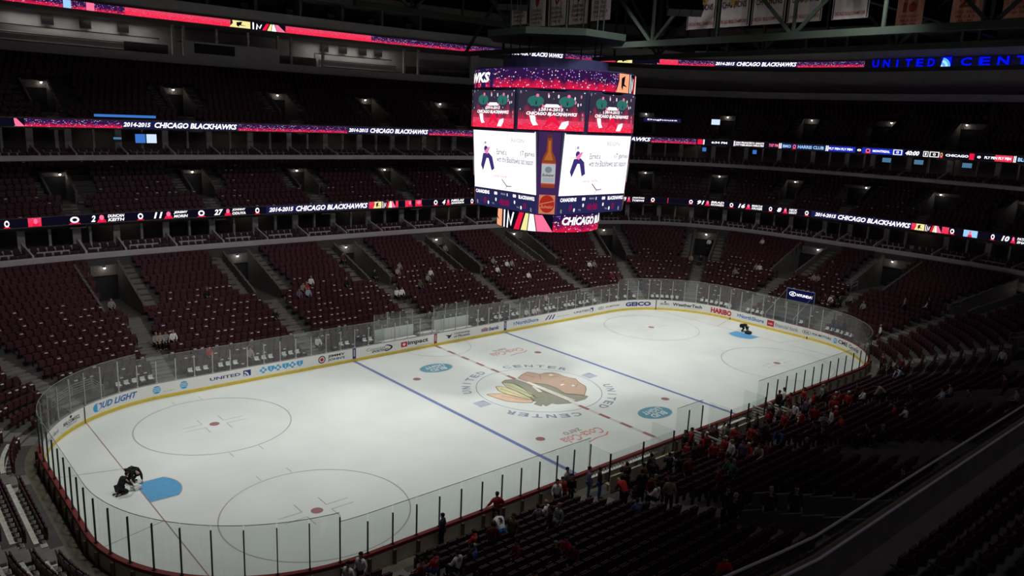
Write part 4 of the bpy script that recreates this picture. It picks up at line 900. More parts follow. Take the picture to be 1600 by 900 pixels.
for k in range(8):
    an = math.pi/4*k+math.pi/4; n_ = Vector((math.cos(an), math.sin(an), 0)); ax = Vector((-n_.y, n_.x, 0)); ap = 5.23
    S = plane_surf(n_*ap-ax*2.03+Vector((0, 0, 18.5)), ax, (0, 0, 1), n_); b = MB(); w = 4.06; h = 2.3
    rect(b, S, 0, 0, w, h, 0, .02)
    rect(b, S, 0, 0, w, .6, 9, .025)
    for cx in (1.05, 2.95): pg(b, S, ell(cx, 1.72, .5, .32, 16), 1, .04); pg(b, S, [(cx-.05, 1.9), (cx+.02, 1.6), (cx+.1, 1.85), (cx+.05, 1.5), (cx, 1.5)], 2, .05); pg(b, S, ell(cx+.1, 2.05, .1, .1, 8), 3, .05)
    pg(b, S, [(1.45, 1.36), (1.7, 1.55), (2.4, 1.55), (2.65, 1.36)], 4, .045); pg(b, S, [(1.4, 1.3), (1.5, 1.55), (1.62, 1.36)], 3, .05); pg(b, S, [(2.5, 1.36), (2.6, 1.55), (2.7, 1.3)], 3, .05)
    txt(b, S, '2014-2015', 1.35, 1.14, 2.75, 1.32, 4, .06, .2, .03); txt(b, S, 'CHICAGO BLACKHAWKS', .5, .88, 3.6, 1.08, 4, .06, .25, .04)
    pg(b, S, [(.7, .85), (1.05, .85), (1.1, .5), (1.25, .3), (.95, .25), (.8, .5)], 4, .045); pg(b, S, [(2.5, .1), (2.7, .5), (3.1, .6), (3.1, .4), (2.9, .1)], 4, .045); pg(b, S, [(1.5, .1), (1.95, .85), (2.3, .85), (2.7, .1), (2.1, .5)], 5, .04)
    sbuild(b, 'upper_screen', [citys, LG, LK, LPK, LW, LR, LR, LR, LR, redglow])
b = MB(); n = 64
def cyl(r, z0, z1): return lambda a, bb, o=0: ((r+o)*math.cos(a), (r+o)*math.sin(a), z0+(z1-z0)*bb)
S = cyl(5.33, 20.98, 22.12)
for i in range(n):
    a, c = 2*math.pi*i/n, 2*math.pi*(i+1)/n; b.quad(S(a, 0), S(c, 0), S(c, 1), S(a, 1), 0, [(a*5.33, 0), (c*5.33, 0), (c*5.33, 1), (a*5.33, 1)])
sbuild(b, 'upper_ring_screen', city)
def vang(l, r): return math.radians(225)+math.asin(max(-1, min(1, l/r)))     # angle as seen facing the lower left corner of the rink
b = MB(); a0 = vang(3.9, 5.33)
for base in (0,):
    def S2(a, bb, o=0, base=base): return S(base+a0+a*.75, bb, .02+o)
    S2.maxa = .05; crest_strip(b, S2, 6); sbuild(b, 'crest_graphic', LM); b = MB()
    def S3(a, bb, o=0, base=base): return S(base+vang(-5.3, 5.33)-1.02+a, bb, .02+o)
    for i in range(8): b.quad(S3(1.75*i/8-.05, 0), S3(1.75*(i+1)/8-.05, 0), S3(1.75*(i+1)/8-.05, 1), S3(1.75*i/8-.05, 1), 1)
    txt(b, S3, 'BLACKHAWKS', 0, .25, 1.65, .8, 2, .02, .2, .04)
sbuild(b, 'upper_ring_lettering', LM)
S = cyl(3.48, 12.0, 13.36); b = MB()
for i in range(n):
    a, c = 2*math.pi*i/n, 2*math.pi*(i+1)/n; b.quad(S(a, 0), S(c, 0), S(c, 1), S(a, 1), 0, [(a*3.48, 0), (c*3.48, 0), (c*3.48, 1), (a*3.48, 1)])
sbuild(b, 'lower_ring_screen', city)
b = MB()
for base in (0,):
    def S4(a, bb, o=0, base=base): return S(base+math.radians(127)+a*math.radians(105), bb, .02+o)
    S4.maxa = .02; crest_strip(b, S4, 6); sbuild(b, 'crest_graphic', LM); b = MB()
    def S5(a, bb, o=0, base=base): return S(base+math.radians(241.5)+a, bb, .02+o)
    txt(b, S5, 'CHICAGO BLACKHAWKS', 0, .34, 1.95, .74, 2, .03, .25, .04)
sbuild(b, 'lower_ring_lettering', LM)
b = MB()
for k in range(8):
    a = math.pi/4*k+.2; b.tube([(3.0*math.cos(a), 3.0*math.sin(a), 22.8), (3.6*math.cos(a), 3.6*math.sin(a), 39.6)], .05, 5)
regoct(b, 4.4, 24.2, 24.6); sbuild(b, 'hoist_frame', steel)

# loudspeaker clusters hanging above the far and right sides
for i, (x, y, z, lb) in enumerate(((14, 21, 29.5, 'dark loudspeaker cluster hanging left of the scoreboard'), (17.5, 3.5, 28.2, 'large dark loudspeaker cluster hanging right of the scoreboard'))):
    b = MB()
    for k in range(6):
        for sgn in (-1, 0, 1): b.box((sgn*.95, -.12*k*k*.4, 3.2-.62*k), (.9, .8, .55), 0, 0, -.12*k)
    b.tube([(0, 0, 3.5), (0, 0, 39.75-z)], .06, 5)
    o = b.build('loudspeaker_cluster', dark); o.location = (x, y, z); o.rotation_euler.z = -.7; tag(o, lb, 'loudspeaker')

# ================================================================== BANNERS
bw = mat('banner_white', (.55, .52, .50), .9, 0, .05, 1); bk = mat('banner_black', (.04, .03, .03), .9); br = mat('banner_red', (.30, .04, .03), .9); bg = mat('banner_gold', (.36, .24, .07), .9); bo = mat('banner_salmon', (.50, .24, .17), .9)
def banner(y0, y1, x, zb, kind, lab, grp, num=''):
    w = y0-y1; h = w*1.55; t = empty('banner', (x, (y0+y1)/2, zb), 0, lab, 'banner', grp)
    S0 = lambda a, bb, o=0: (-o, w/2-a, bb); b = MB(); n = 8
    def S(a, bb, o=0): return (-.02-o+.05*math.sin(a*9), w/2-a, bb)
    for i in range(n): b.quad(S(w*i/n, 0), S(w*(i+1)/n, 0), S(w*(i+1)/n, h), S(w*i/n, h), 0)
    b.build('cloth', bo if kind == 'num' else bw, t); b = MB()
    if kind == 'champ':
        for e in ((.02, .05), (.95, .98)): pg(b, S, [(w*e[0], .05), (w*e[1], .05), (w*e[1], h), (w*e[0], h)], 0, .07)
        pg(b, S, [(w*.38, h*.4), (w*.2, h*.62), (w*.8, h*.62), (w*.62, h*.4), (w*.5, h*.3)], 2, .07); pg(b, S, [(w*.42, h*.6), (w*.58, h*.6), (w*.62, h*.98), (w*.38, h*.98)], 2, .07)
        txt(b, S, 'NBA', w*.4, h*.6, w*.6, h*.7, 0, .09); txt(b, S, 'WORLD', w*.3, h*.47, w*.7, h*.56, 0, .09); txt(b, S, 'CHAMPIONS', w*.12, h*.32, w*.88, h*.43, 0, .09)
        txt(b, S, 'CHICAGO BULLS CHAMPIONS', w*.08, h*.06, w*.92, h*.12, 1, .09)
    elif kind == 'div':
        pg(b, S, [(w*.2, h*.98), (w*.35, h*.88), (w*.38, h*.6), (w*.5, h*.5), (w*.62, h*.6), (w*.65, h*.88), (w*.8, h*.98), (w*.6, h*.93), (w*.4, h*.93)], 1, .07)
        txt(b, S, 'CENTRAL', w*.2, h*.39, w*.8, h*.46, 0, .09); txt(b, S, 'DIVISION', w*.2, h*.28, w*.8, h*.35, 0, .09); txt(b, S, 'CHAMPIONS', w*.12, h*.17, w*.88, h*.24, 0, .09); txt(b, S, num, w*.25, h*.06, w*.75, h*.13, 0, .09)
    else:
        pg(b, S, [(w*.3, h*.98), (w*.4, h*.75), (w*.5, h*.68), (w*.6, h*.75), (w*.7, h*.98)], 1, .07)
        txt(b, S, num, w*.25, h*.4, w*.75, h*.64, 1, .09, 0, .05)
        for k in range(3): txt(b, S, ('CHICAGO', 'BULLS', '1984 1993')[k], w*(.12+.06*k), h*(.28-.1*k), w*(.88-.06*k), h*(.34-.1*k), 1, .09)
    b.build('print', [bk, br, bg], t)
    b = MB(); b.box((0, 0, h+.05), (.08, w+.2, .1)); b.tube([(0, 0, h+.05), (0, 0, 39.7-zb)], .03, 4); b.build('hanger', steel, t)
for i, (y0, y1) in enumerate(((10.85, 7.5), (7.25, 3.85), (3.65, .25), (.05, -3.2), (-4.1, -7.2))):
    banner(y0, y1, 28, 28.35, 'champ', 'white NBA world champions banner, %s from the left of its row' % ['first', 'second', 'third', 'fourth', 'fifth'][i], 'white championship banners')
for i, (y0, y1, zb, nm) in enumerate(((25.7, 23.3, 28.6, '1990-91'), (22.9, 20.6, 28.25, '1991-92'), (20.1, 17.7, 28.2, '1992-93'), (17.2, 14.7, 28.15, '1995-96'), (14.3, 11.9, 28.3, '1996-97'))):
    banner(y0, y1, 18, zb, 'div', 'white division banner with a red bull head, %s from the left above the scoreboard' % ['first', 'second', 'third', 'fourth', 'fifth'][i], 'white division banners', nm)
for i, (y0, y1, zb, nm) in enumerate(((-8.6, -10.7, 27.5, '10'), (-12.8, -15.0, 27.5, '23'), (-16.4, -18.6, 27.9, '33'))):
    banner(y0, y1, 30, zb, 'num', 'salmon coloured retired number banner with a red %s' % nm, 'retired number banners', nm)

# ================================================================== TUNNEL LAMPS
def lamps(T, AIS, s0, s1, skip=(), tn=''):
    for a in AIS:
        if not (s0 < a < s1): continue
        k = T['vend']; d = T['d0']+T['dd']*k-.35; z = T['z0']+T['dz']*k+.18
        p = P3(a, d, z); pr = project(p)
        if not pr or not (-80 < pr[0] < 1680 and -60 < pr[1] < 960): continue
        b = MB(); b.tube([(0, 0, .12), (0, 0, .03)], [.1, .13], 8, 0); b.ball((0, 0, 0), .085, 1, 8)
        o = b.build('tunnel_lamp', [dark, lamp_e]); o.location = p
        side = 'far side' if p[1] > 12 and abs(a) < 24 else 'right end' if p[0] > 25 else 'left end' if p[0] < -25 else 'near side'
        tag(o, 'round white lamp over a tunnel mouth of the %s tier, %s' % (tn, side), 'lamp', '%s tier tunnel lamps, %s' % (tn, side))
        l = bpy.data.lights.new('tunnel_light', 'POINT'); l.energy = 2.5; l.color = (1, .88, .72); l.shadow_soft_size = .1
        q = bpy.data.objects.new('tunnel_light', l); nx, ny = outdir(a, d); q.location = (-nx*.3, -ny*.3, -.12); COL.objects.link(q); q.parent = o
lamps(T1, AIS1, -34, 58, tn='lower'); lamps(T2, AIS2, -34, 58, tn='middle'); lamps(T3, AIS2, -30, 56, tn='upper')
for s_, w_ in ((-20, 10), (-13, 10), (11, 10), (16, 10)):      # lights inside the press rooms
    x, y = P(s_, 38); area('press_room_light', (x, y, 27.1), (w_*.6, 1.0), 70, (1, .95, .88), 180)
for s_ in (-18, -6, 6, 18, 30, 44):
    x, y = P(s_, 23.4); area('suite_light', (x, y, 9.1), (3, 1.0), 5, (1, .9, .8), 180)
    x, y = P(s_, 28); area('suite_light', (x, y, 16.6), (3, 1.0), 4, (1, .9, .8), 180)

# ================================================================== SEATS
def seat_geo(b, p, fx, fy, pan_m=0, s=1.0, tagm=None, down=False):
    """tip-up arena seat facing (fx, fy); p = floor point under the hinge"""
    rx, ry = fy, -fx
    def L(x, y, z): return (p[0]+rx*x+fx*y, p[1]+ry*x+fy*y, p[2]+z)
    def bx(x0, x1, y0, y1, z0, z1, m, sh=0): b.hexa([L(x0, y0, z0), L(x1, y0, z0), L(x1, y1, z0), L(x0, y1, z0), L(x0, y0+sh, z1), L(x1, y0+sh, z1), L(x1, y1+sh, z1), L(x0, y1+sh, z1)], m)
    bx(-.22, .22, -.05, -.0, .38, .84, pan_m, -.08); bx(-.2, .2, *((.0, .42, .36, .40) if down else (.02, .08, .40, .80)), pan_m, 0 if down else -.02); bx(-.25, -.22, -.05, .12, .0, .62, pan_m)
    if tagm is not None and not down: bx(-.1, .1, .085, .16, .70, .76, tagm)
def seat_parts():
    """detailed seat: curved shell, tipped pan, arm rests, foot"""
    t = empty('stadium_chair', (0, 0, 0))
    b = MB(); n = 8
    for i in range(n):
        q = []
        for j in (i, i+1):
            a = math.pi*(j/n-.5); x = .235*math.sin(a); y = -.02-.13*math.cos(a); q.append((x, y))
        zt = [.84+.05*math.cos(math.pi*(j/n-.5)) for j in (i, i+1)]
        (x0, y0), (x1, y1) = q
        b.hexa([(x0, y0, .40), (x1, y1, .40), (x1*.93, y1+.03, .40), (x0*.93, y0+.03, .40), (x0, y0-.05, zt[0]), (x1, y1-.05, zt[1]), (x1*.93, y1-.02, zt[1]), (x0*.93, y0-.02, zt[0])], 0)
    b.build('backrest', seat_n, t)
    b = MB(); b.hexa([(-.2, .02, .42), (.2, .02, .42), (.2, .08, .40), (-.2, .08, .40), (-.17, .0, .80), (.17, .0, .80), (.17, .06, .82), (-.17, .06, .82)]); b.build('seat_pan', seat_m, t)
    for sx in (-1, 1): b = MB(); b.box((sx*.25, .02, .60), (.04, .30, .035)); b.box((sx*.25, .0, .3), (.03, .06, .6)); b.build('armrest', mat('armrest_metal', (.10, .10, .11), .35, .4), t)
    return t
def rowseats(T, AIS, s0, s1, pitch, vhw):
    out = []
    ais = [a for a in AIS]
    for k in range(T['n']):
        d = T['d0']+T['dd']*k+.52; z = T['z0']+T['dz']*k
        s = s0
        while s < s1:
            sc_ = scale(s, d); ok = True
            for a in ais:
                dd = abs(ring(s-a))*sc_
                lim = .95 if k < T['vk'] else (vhw+1.35 if k < T['vend']+1 else 0)
                if dd < lim: ok = False; break
            if ok:
                x, y = P(s, d)
                if T is T1 and ((y > 12 and abs(x) < 5.3 and k < 2) or (y < -12 and (-9.1 < x < -3.3 or 1.6 < x < 6.0) and k < 2) or (y < -12 and (-.9 < x < 1.3 or 5.8 < x < 8) and k < 4) or (k < 6 and abs(s-40.3)*sc_ < 1.9) or (k < 2 and -29 < x < -25 and y > 12)): ok = False
            if ok:
                pr = project((x, y, z+.5))
                if pr and -150 < pr[0] < 1750 and -80 < pr[1] < 1050: out.append((x, y, z, s, k, pr))
            s += pitch/sc_
    return out
RS1 = rowseats(T1, AIS1, -H, H, .53, 1.15); RS2 = rowseats(T2, AIS2, -H, H, .56, 1.1); RS3 = rowseats(T3, AIS2, -31, 57, .60, 1.1)
# people occupy or stand before some seats: crowd list first (row positions along the rink edge)
CROWD=[
 (-61.14, 0.5, 0.25, 'stand', 'navy', 'black', 'black', '', 'person in navy jacket standing alone against the rink glass'),
 (-58.83, 3.05, 0.83, 'sit', 'red', 'blue', 'brown', '', 'seated person in red and white jersey in the front rows near the navy figure'),
 (-58.2, 3.05, 0.83, 'sit', 'darkred', 'black', 'black', '', 'seated person in dark red top beside the seated red and white jersey'),
 (-61.47, 2.2, 0.54, 'sit', 'red', 'black', 'brown', '', 'seated person in red leaning over at the first row near the navy figure'),
 (-60.19, 3.9, 1.12, 'sit', 'blue', 'black', 'grey', '', 'seated person in bright blue jacket in the second row'),
 (-60.03, 3.9, 1.12, 'sit', 'navy', 'black', 'black', '', 'seated person in dark top left of the bright blue jacket'),
 (-59.34, 3.9, 1.12, 'sit', 'white', 'black', 'brown', '', 'seated person in white and purple top left of the blue jacket pair'),
 (-64.28, 0.5, 0.25, 'stand', 'red', 'black', 'black', '', 'tall person in plain red jersey standing at the boards with arms spread'),
 (-62.62, 2.85, 0.83, 'lean', 'white', 'blue', 'brown', '3', 'person in white jersey bending over a seat row'),
 (-61.39, 3.7, 1.12, 'stand', 'darkred', 'black', 'brown', '', 'person in patterned dark red top standing beside the bending white jersey'),
 (-65.25, 2.2, 0.54, 'sit', 'purple', 'black', 'black', '', 'seated person in white and purple jersey on the first row'),
 (-65.76, 2.2, 0.54, 'sit', 'white', 'black', 'blond', '', 'seated person in white numbered jersey beside the purple one'),
 (-63.88, 4.55, 1.41, 'stand', 'black', 'black', 'brown', '', 'person in dark clothes standing beside the blond one in grey'),
 (-64.41, 4.55, 1.41, 'stand', 'grey', 'grey', 'blond', '', 'blond person in grey top standing sideways in the second row'),
 (-62.54, 3.7, 1.12, 'stand', 'olive', 'black', 'brown', '', 'person in olive coat standing behind the bending white jersey'),
 (-61.0, 5.6, 1.7, 'sit', 'darkred', 'black', 'black', '', 'seated person in dark red vest with pale sleeves'),
 (-61.44, 7.3, 2.28, 'sit', 'black', 'black', 'grey', '19', 'seated grey haired person in black jersey numbered 19'),
 (-62.04, 7.3, 2.28, 'sit', 'red', 'black', 'brown', '', 'seated person in red jersey right of the black 19 jersey'),
 (-61.56, 8.15, 2.57, 'sit', 'darkred', 'black', 'black', '', 'seated person in dark red top, rightmost of the trio with the 19 jersey'),
 (-58.9, 9.0, 2.86, 'sit', 'grey', 'black', 'brown', '', 'seated person at the bottom edge with brown hair'),
 (-59.05, 9.85, 3.15, 'sit', 'grey', 'black', 'grey', '', 'seated grey haired person at the bottom edge'),
 (-67.61, 1.15, 0.25, 'stand', 'white', 'black', 'black', '', 'young person in white shirt leaning on the boards left of the red 19 jersey'),
 (-67.98, 1.15, 0.25, 'stand', 'red', 'black', 'black', '19', 'person in red jersey numbered 19 standing at the boards'),
 (-68.57, 1.15, 0.25, 'stand', 'black', 'black', 'black', '88', 'person in black jersey numbered 88 standing at the boards'),
 (-68.93, 0.5, 0.25, 'stand', 'grey', 'black', 'black', '', 'person in pale grey top in front of the black 88 jersey'),
 (-69.89, 1.15, 0.25, 'stand', 'purple', 'blue', 'black', '', 'person in dull purple jacket and jeans standing by the corner of the bench glass'),
 (-69.77, 2.0, 0.54, 'stand', 'black', 'blue', 'brown', '', 'broad person in black jacket and light jeans seen from behind at the bench glass'),
 (-70.8, 0.5, 0.25, 'phone', 'black', 'black', 'black', '', 'person with raised hands partly hidden by the broad black jacket'),
 (-69.64, 3.7, 1.12, 'stand', 'black', 'black', 'black', '', 'person in black jersey standing against the cream bench wall'),
 (-68.73, 4.55, 1.41, 'lean', 'red', 'black', 'none', '', 'bald person in red top bending forward behind the bench'),
 (-71.05, 3.7, 1.12, 'stand', 'orange', 'black', 'black', '', 'person in orange hooded top standing against the bench wall'),
 (-70.6, 3.9, 1.12, 'sit', 'darkred', 'black', 'black', '', 'seated person in dark red between the bald person and the orange top'),
 (-72.71, 2.85, 0.83, 'stand', 'black', 'black', 'black', '', 'person in black with a pale armband at the bench end'),
 (-73.12, 3.7, 1.12, 'phone', 'navy', 'black', 'black', '', 'person in navy holding a phone up at the bench end'),
 (-72.92, 4.55, 1.41, 'stand', 'black', 'black', 'black', '', 'person in black shirt beside the cream bench end wall'),
 (-68.74, 7.1, 2.28, 'stand', 'tan', 'black', 'brown', '', 'person in pale hooded top seen from behind, alone in the middle rows'),
 (-69.92, 4.55, 1.41, 'stand', 'black', 'black', 'black', '', 'person in long black coat in the bench crowd'),
 (-67.25, 6.45, 1.99, 'sit', 'blue', 'blue', 'brown', '', 'seated person in dark blue behind the bending bald person'),
 (-69.62, 5.6, 1.7, 'sit', 'white', 'black', 'black', '', 'seated person in black and white patterned top left of the pale hooded one'),
 (-73.24, 3.9, 1.12, 'sit', 'grey', 'black', 'black', '', 'seated person in charcoal sweater at the bench end'),
 (79.44, 2.0, 0.54, 'stand', 'maroon', 'black', 'brown', '', 'long haired person in dark coat standing tall above the white slatted rails'),
 (-72.35, 7.95, 2.57, 'stand', 'green', 'black', 'grey', '10', 'grey haired person in green jersey numbered 10 seen from behind'),
 (-71.19, 7.95, 2.57, 'stand', 'darkred', 'black', 'brown', '', 'person in red brown top left of the green jersey'),
 (-74.13, 6.45, 1.99, 'sit', 'green', 'black', 'brown', '', 'seated dark green clad person just left of the green 10 jersey'),
 (-76.79, 4.55, 1.41, 'stand', 'red', 'black', 'white', '2', 'person in red jersey numbered 2 with a white cap'),
 (-77.54, 2.85, 0.83, 'stand', 'darkred', 'black', 'white', '', 'person in dark red with a white cap beside the rails'),
 (-79.38, 4.55, 1.41, 'stand', 'red', 'darkred', 'brown', '', 'person in bright red hooded top seen from behind'),
 (79.47, 2.85, 0.83, 'stand', 'olive', 'black', 'brown', '', 'person in olive green jacket at the boards'),
 (78.58, 2.0, 0.54, 'stand', 'tan', 'black', 'brown', '', 'person in tan jacket left of the olive jacket'),
 (-75.19, 3.7, 1.12, 'stand', 'black', 'black', 'brown', '', 'person in black in front of the left end of the white rails'),
 (-78.52, 1.15, 0.25, 'stand', 'red', 'black', 'black', '', 'person in red top at the tall glass panels'),
 (-77.09, 2.85, 0.83, 'stand', 'red', 'black', 'brown', '', 'long haired person in red right of the tall glass panels'),
 (-77.88, 1.15, 0.25, 'stand', 'black', 'black', 'black', '', 'person in black squeezed beside the tall glass panels'),
 (77.29, 2.85, 0.83, 'stand', 'black', 'black', 'black', '', 'person in black and white jersey near the bench doorway'),
 (-76.09, 5.4, 1.7, 'stand', 'white', 'black', 'blond', '', 'person in white and purple jersey right of the red 2 jersey'),
 (-75.82, 6.25, 1.99, 'stand', 'purple', 'black', 'brown', '', 'person in purple jersey behind the bright red hooded top'),
 (-76.91, 6.45, 1.99, 'sit', 'tan', 'black', 'brown', '', 'seated person with bare arms below the red hooded top'),
 (-76.93, 2.0, 0.54, 'stand', 'red', 'black', 'red', '', 'child in red leaning on the red topped wall'),
 (73.94, 1.15, 0.25, 'stand', 'tan', 'black', 'black', '', 'person in tan jacket at the boards by the doorway'),
 (76.46, 2.0, 0.54, 'stand', 'maroon', 'black', 'black', '', 'person in maroon at the boards with dark cap'),
 (76.5, 2.0, 0.54, 'stand', 'olive', 'black', 'olive', '', 'person wearing an olive cap and jacket at the boards'),
 (69.31, 0.5, 0.25, 'stand', 'white', 'black', 'brown', '', 'person in white shirt standing against the tall end glass'),
 (78.58, 4.55, 1.41, 'stand', 'black', 'black', 'brown', '98', 'person in black jersey numbered 98'),
 (78.27, 4.55, 1.41, 'stand', 'maroon', 'black', 'brown', '19', 'person in maroon jersey numbered 19 by the right rails'),
 (74.25, 3.7, 1.12, 'stand', 'tan', 'black', 'brown', '', 'person in mustard top beside the white patterned one'),
 (73.54, 3.7, 1.12, 'stand', 'white', 'black', 'black', '', 'person with a white bag on the back at the boards'),
 (72.15, 3.7, 1.12, 'stand', 'purple', 'black', 'brown', '', 'person in striped purple and white top'),
 (67.78, 1.15, 0.25, 'stand', 'red', 'black', 'brown', '', 'person in red at the boards near the end glass'),
 (76.62, 7.1, 2.28, 'phone', 'grey', 'black', 'brown', '', 'person in grey shirt holding both arms out to the left'),
 (-78.9, 8.8, 2.86, 'stand', 'black', 'black', 'brown', '91', 'person in black jersey numbered 91 seen from behind'),
 (-79.46, 6.25, 1.99, 'lean', 'blue', 'black', 'brown', '', 'person in denim blue jacket leaning over the rails'),
 (74.4, 5.4, 1.7, 'stand', 'red', 'black', 'brown', '', 'person in red jersey right of the grey shirt'),
 (72.05, 5.4, 1.7, 'stand', 'red', 'black', 'grey', '', 'person in red with a grey cap'),
 (70.17, 4.55, 1.41, 'stand', 'red', 'black', 'white', '', 'person in red with white hat, left one of two'),
 (70.26, 5.4, 1.7, 'stand', 'red', 'black', 'white', '', 'person in red with white hat, right one of two'),
 (75.16, 7.3, 2.28, 'sit', 'red', 'black', 'brown', '', 'seated person in red behind the grey shirt'),
 (66.92, 2.0, 0.54, 'stand', 'grey', 'black', 'grey', '', 'person in pale grey at the boards by the end glass'),
 (66.5, 2.0, 0.54, 'stand', 'olive', 'black', 'black', '', 'person in olive beside the pale grey one at the boards'),
 (-77.6, 6.45, 1.99, 'sit', 'darkred', 'black', 'brown', '', 'seated dark red clad person below the 98 jersey'),
 (-78.47, 8.15, 2.57, 'sit', 'black', 'black', 'grey', '', 'seated person in black with white bag below the denim jacket'),
 (46.85, 7.95, 2.57, 'stand', 'pink', 'black', 'black', '', 'person in pale pink shirt high in the corner stand'),
 (47.46, 9.0, 2.86, 'sit', 'white', 'black', 'black', '', 'seated person in white shirt right of the pale pink one'),
 (47.67, 8.8, 2.86, 'stand', 'maroon', 'black', 'brown', '', 'person in dark red right of the seated white shirt'),
 (48.57, 2.85, 0.83, 'stand', 'white', 'darkred', 'grey', '', 'person in white top with grey hair at the corner glass'),
 (60.35, 4.55, 1.41, 'lean', 'lightblue', 'black', 'brown', '', 'person in light blue shirt bending over seats'),
 (56.86, 9.65, 3.15, 'stand', 'lightblue', 'black', 'brown', '', 'person in pale blue shirt standing near the right edge'),
 (54.72, 1.15, 0.25, 'stand', 'maroon', 'black', 'brown', '', 'person in dark red with grey cap in the corner group'),
 (56.26, 2.0, 0.54, 'stand', 'maroon', 'black', 'black', '', 'person in dark maroon in the middle of the corner group'),
 (56.3, 2.85, 0.83, 'stand', 'darkred', 'black', 'brown', '', 'person in dark red at the right of the corner group'),
 (67.75, 9.85, 3.15, 'sit', 'lightblue', 'black', 'brown', '', 'seated person in pale shirt, left of the couple in the middle of the stand'),
 (66.53, 9.85, 3.15, 'sit', 'grey', 'black', 'brown', '', 'seated person in grey shirt, right of the couple in the middle of the stand'),
 (67.49, 13.05, 4.31, 'stand', 'maroon', 'black', 'black', '', 'person in maroon near the right edge'),
 (69.17, 14.1, 4.6, 'sit', 'grey', 'black', 'brown', '', 'seated grey clad person at the right edge'),
 (68.62, 11.55, 3.73, 'sit', 'maroon', 'black', 'brown', '', 'seated maroon clad person left of the right edge group'),
 (66.9, 4.75, 1.41, 'sit', 'white', 'black', 'brown', '', 'seated person in white top with nobody beside'),
 (67.1, 6.25, 1.99, 'lean', 'tan', 'black', 'brown', '', 'person in beige bending in the rows right of the lone white top'),
 (65.92, 7.3, 2.28, 'sit', 'maroon', 'black', 'brown', '', 'seated maroon clad person right of the bending beige one'),
 (72.33, 9.0, 2.86, 'sit', 'red', 'black', 'brown', '', 'seated person in red and white, left of a huddled pair'),
 (72.93, 9.85, 3.15, 'sit', 'white', 'black', 'brown', '', 'seated person in white, right of a huddled pair'),
 (77.61, 9.85, 3.15, 'sit', 'navy', 'black', 'brown', '', 'seated person in navy, left of the pair in the dark rows'),
 (77.79, 10.7, 3.44, 'sit', 'navy', 'black', 'grey', '', 'seated person in navy with grey hair, right of the pair in the dark rows'),
 (-73.4, 14.95, 4.89, 'sit', 'black', 'black', 'brown', '', 'seated person in black alone in the dark rear rows'),
 (-68.03, 10.5, 3.44, 'stand', 'black', 'black', 'brown', '', 'dark haired person in black standing in the tunnel mouth'),
 (-67.22, 11.35, 3.73, 'stand', 'black', 'black', 'grey', '', 'grey haired person in black standing in the tunnel mouth'),
 (-68.3, 12.2, 4.02, 'stand', 'black', 'black', 'grey', '', 'grey haired person in black leaning by the tunnel rail'),
 (-68.66, 13.05, 4.31, 'stand', 'navy', 'black', 'black', '', 'person in dark navy standing at the right of the tunnel'),
 (-62.41, 14.1, 4.6, 'sit', 'red', 'black', 'brown', '', 'seated person in red at the bottom edge'),
 (-56.07, 2.0, 0.54, 'stand', 'white', 'black', 'black', '', 'person in pale shirt standing at the glass near the bottom edge'),
 (-56.79, 1.15, 0.25, 'stand', 'white', 'black', 'black', '', 'long haired person in pale top standing at the glass near the bottom edge'),
 (-79.17, 2.0, 0.54, 'stand', 'maroon', 'black', 'brown', '', 'fan in maroon just right of the red top at the tall glass panels'),
 (-75.79, 4.55, 1.41, 'stand', 'red', 'black', 'black', '', 'fan in red just below the long haired person in dark coat'),
 (-76.15, 4.75, 1.41, 'sit', 'darkred', 'black', 'brown', '', 'seated fan in dark red just above the green 10 jersey'),
 (-74.47, 2.85, 0.83, 'stand', 'white', 'black', 'brown', '', 'fan in white just left of the child in red'),
 (-72.37, 5.4, 1.7, 'stand', 'darkred', 'black', 'black', '', 'fan in dark red below the left white slatted barrier'),
 (-71.84, 3.7, 1.12, 'stand', 'navy', 'black', 'brown', '', 'fan in navy left of the pale armband person at the bench end'),
 (-70.38, 4.75, 1.41, 'sit', 'darkred', 'black', 'black', '', 'seated fan in dark red below the orange hooded top'),
 (-70.67, 4.75, 1.41, 'sit', 'black', 'black', 'blond', '', 'blond seated fan in black right of the long black coat'),
 (-79.09, 3.7, 1.12, 'stand', 'red', 'black', 'black', '', 'fan in red just right of the olive green jacket'),
 (-78.13, 4.55, 1.41, 'stand', 'maroon', 'black', 'brown', '', 'fan in maroon between the olive jacket and the red hooded top'),
 (-77.3, 5.6, 1.7, 'sit', 'red', 'black', 'white', '', 'seated fan in red with white hat below the red hooded top'),
 (-78.56, 5.4, 1.7, 'stand', 'maroon', 'black', 'black', '', 'fan in maroon just right of the red hooded top'),
 (75.29, 2.85, 0.83, 'stand', 'red', 'black', 'brown', '', 'fan in red just above the two numbered jerseys by the rails'),
 (73.28, 2.0, 0.54, 'stand', 'black', 'black', 'brown', '', 'fan in black left of the mustard top'),
 (76.35, 4.55, 1.41, 'stand', 'red', 'black', 'blond', '', 'blond fan in red just below the mustard top'),
 (69.59, 1.15, 0.25, 'stand', 'darkred', 'black', 'brown', '', 'fan in dark red just above the mustard top'),
 (75.94, 5.4, 1.7, 'stand', 'red', 'black', 'black', '', 'fan in red just below the white bag on the back'),
 (69.68, 2.85, 0.83, 'stand', 'red', 'black', 'brown', '', 'fan in red just right of the striped purple and white top'),
 (76.63, 6.45, 1.99, 'sit', 'maroon', 'black', 'brown', '', 'seated fan in maroon just left of the black 91 jersey'),
 (75.77, 7.1, 2.28, 'stand', 'white', 'black', 'brown', '', 'fan in white between the two red jerseys right of the grey shirt'),
 (72.36, 5.6, 1.7, 'sit', 'red', 'black', 'white', '', 'seated fan in red with white hat below the two red pairs'),
 (69.61, 4.55, 1.41, 'stand', 'red', 'black', 'brown', '', 'fan in red just left of the two white hats'),
